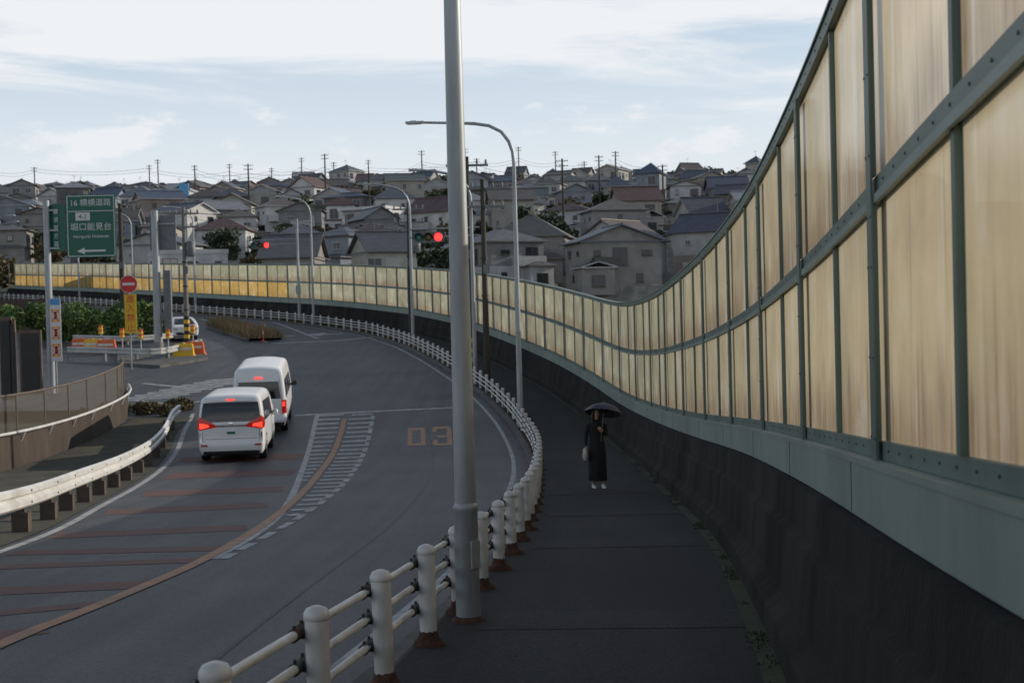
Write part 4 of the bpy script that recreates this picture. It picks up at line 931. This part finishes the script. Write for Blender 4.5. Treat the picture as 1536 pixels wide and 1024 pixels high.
# ------------------------------------------------------------------ light
EL=rad(20); AZ=rad(68)
sd=Vector((math.sin(AZ)*math.cos(EL),math.cos(AZ)*math.cos(EL),math.sin(EL)))
sl=bpy.data.lights.new('sun','SUN'); sl.energy=3.3; sl.angle=rad(.5); sl.color=(1,.90,.76); so=bpy.data.objects.new('sun',sl); scene.collection.objects.link(so); so.rotation_euler=sd.to_track_quat('Z','Y').to_euler()
W=bpy.data.worlds.new('World'); scene.world=W; W.use_nodes=True; nt=W.node_tree; N=nt.nodes; L=nt.links; bg=N['Background']
sky=N.new('ShaderNodeTexSky'); sky.sky_type='NISHITA'; sky.sun_disc=False; sky.sun_elevation=EL; sky.sun_rotation=AZ; sky.air_density=1.0; sky.dust_density=.6; sky.ozone_density=1.5
STR=.085
tc=N.new('ShaderNodeTexCoord'); sp=N.new('ShaderNodeSeparateXYZ'); L.new(tc.outputs['Generated'],sp.inputs[0])
hz_=N.new('ShaderNodeValToRGB'); hc=hz_.color_ramp; hc.elements[0].position=0; hc.elements[0].color=(.95,)*3+(1,); hc.elements[1].position=1; hc.elements[1].color=(.05,)*3+(1,)
for p,v in((.1,.93),(.2,.80),(.45,.25)):
    e=hc.elements.new(p); e.color=(v,v,v,1)
L.new(sp.outputs[2],hz_.inputs[0])
hcol=N.new('ShaderNodeValToRGB'); h2=hcol.color_ramp; h2.elements[0].position=0; h2.elements[0].color=(.86,.88,.90,1); h2.elements[1].position=.2; h2.elements[1].color=(.60,.73,.86,1); L.new(sp.outputs[2],hcol.inputs[0])
e=h2.elements.new(.10); e.color=(.79,.85,.90,1)
hs=N.new('ShaderNodeVectorMath'); hs.operation='SCALE'; hs.inputs['Scale'].default_value=1/STR; L.new(hcol.outputs[0],hs.inputs[0])
m0=N.new('ShaderNodeMix'); m0.data_type='RGBA'; L.new(hz_.outputs[0],m0.inputs[0]); L.new(sky.outputs[0],m0.inputs[6]); L.new(hs.outputs[0],m0.inputs[7])
mp=N.new('ShaderNodeMapping'); mp.inputs['Scale'].default_value=(2.2,2.2,17); mp.inputs['Rotation'].default_value=(rad(1.5),rad(-3),0); mp.inputs['Location'].default_value=(.3,.1,.4); L.new(tc.outputs['Generated'],mp.inputs[0])
no=N.new('ShaderNodeTexNoise'); no.inputs['Scale'].default_value=1.6; no.inputs['Detail'].default_value=12; no.inputs['Roughness'].default_value=.62; no.inputs['Distortion'].default_value=.5; L.new(mp.outputs[0],no.inputs['Vector'])
mpc=N.new('ShaderNodeMapping'); mpc.inputs['Scale'].default_value=(9,9,22); L.new(tc.outputs['Generated'],mpc.inputs[0])
nc=N.new('ShaderNodeTexNoise'); nc.inputs['Scale'].default_value=1.3; nc.inputs['Detail'].default_value=12; nc.inputs['Roughness'].default_value=.6; L.new(mpc.outputs[0],nc.inputs['Vector'])
cwt=N.new('ShaderNodeValToRGB'); c3=cwt.color_ramp; c3.elements[0].position=.06; c3.elements[0].color=(0,0,0,1); c3.elements[1].position=.16; c3.elements[1].color=(0,0,0,1)
for p,v in((.105,.40),(.125,.47),(.142,.40)):
    e=c3.elements.new(p); e.color=(v,v,v,1)
L.new(sp.outputs[2],cwt.inputs[0])
ca=N.new('ShaderNodeMath'); ca.operation='ADD'; L.new(nc.outputs[0],ca.inputs[0]); L.new(cwt.outputs[0],ca.inputs[1])
cm=N.new('ShaderNodeMapRange'); cm.interpolation_type='SMOOTHSTEP'; cm.inputs['From Min'].default_value=.94; cm.inputs['From Max'].default_value=1.06; cm.inputs['To Max'].default_value=.7; L.new(ca.outputs[0],cm.inputs[0])
ew=N.new('ShaderNodeValToRGB'); cr=ew.color_ramp; cr.interpolation='EASE'; cr.elements[0].position=.0; cr.elements[0].color=(.46,)*3+(1,)
for p,v in((.06,.46),(.10,.46),(.14,.46),(.165,.52),(.195,.70),(.26,.64),(.45,.45)):
    e=cr.elements.new(p); e.color=(v,v,v,1)
cr.elements[-1].position=1; cr.elements[-1].color=(.4,.4,.4,1)
L.new(sp.outputs[2],ew.inputs[0])
ad=N.new('ShaderNodeMath'); ad.operation='ADD'; L.new(no.outputs[0],ad.inputs[0]); L.new(ew.outputs[0],ad.inputs[1])
mr=N.new('ShaderNodeMapRange'); mr.interpolation_type='SMOOTHSTEP'; mr.inputs['From Min'].default_value=.96; mr.inputs['From Max'].default_value=1.20; mr.inputs['To Max'].default_value=.9; L.new(ad.outputs[0],mr.inputs[0])
mxm=N.new('ShaderNodeMath'); mxm.operation='MAXIMUM'; L.new(mr.outputs[0],mxm.inputs[0]); L.new(cm.outputs[0],mxm.inputs[1])
mx=N.new('ShaderNodeMix'); mx.data_type='RGBA'; L.new(mxm.outputs[0],mx.inputs[0]); L.new(m0.outputs[2],mx.inputs[6]); mx.inputs[7].default_value=(.90/STR,.91/STR,.93/STR,1)
L.new(mx.outputs[2],bg.inputs[0]); bg.inputs[1].default_value=STR
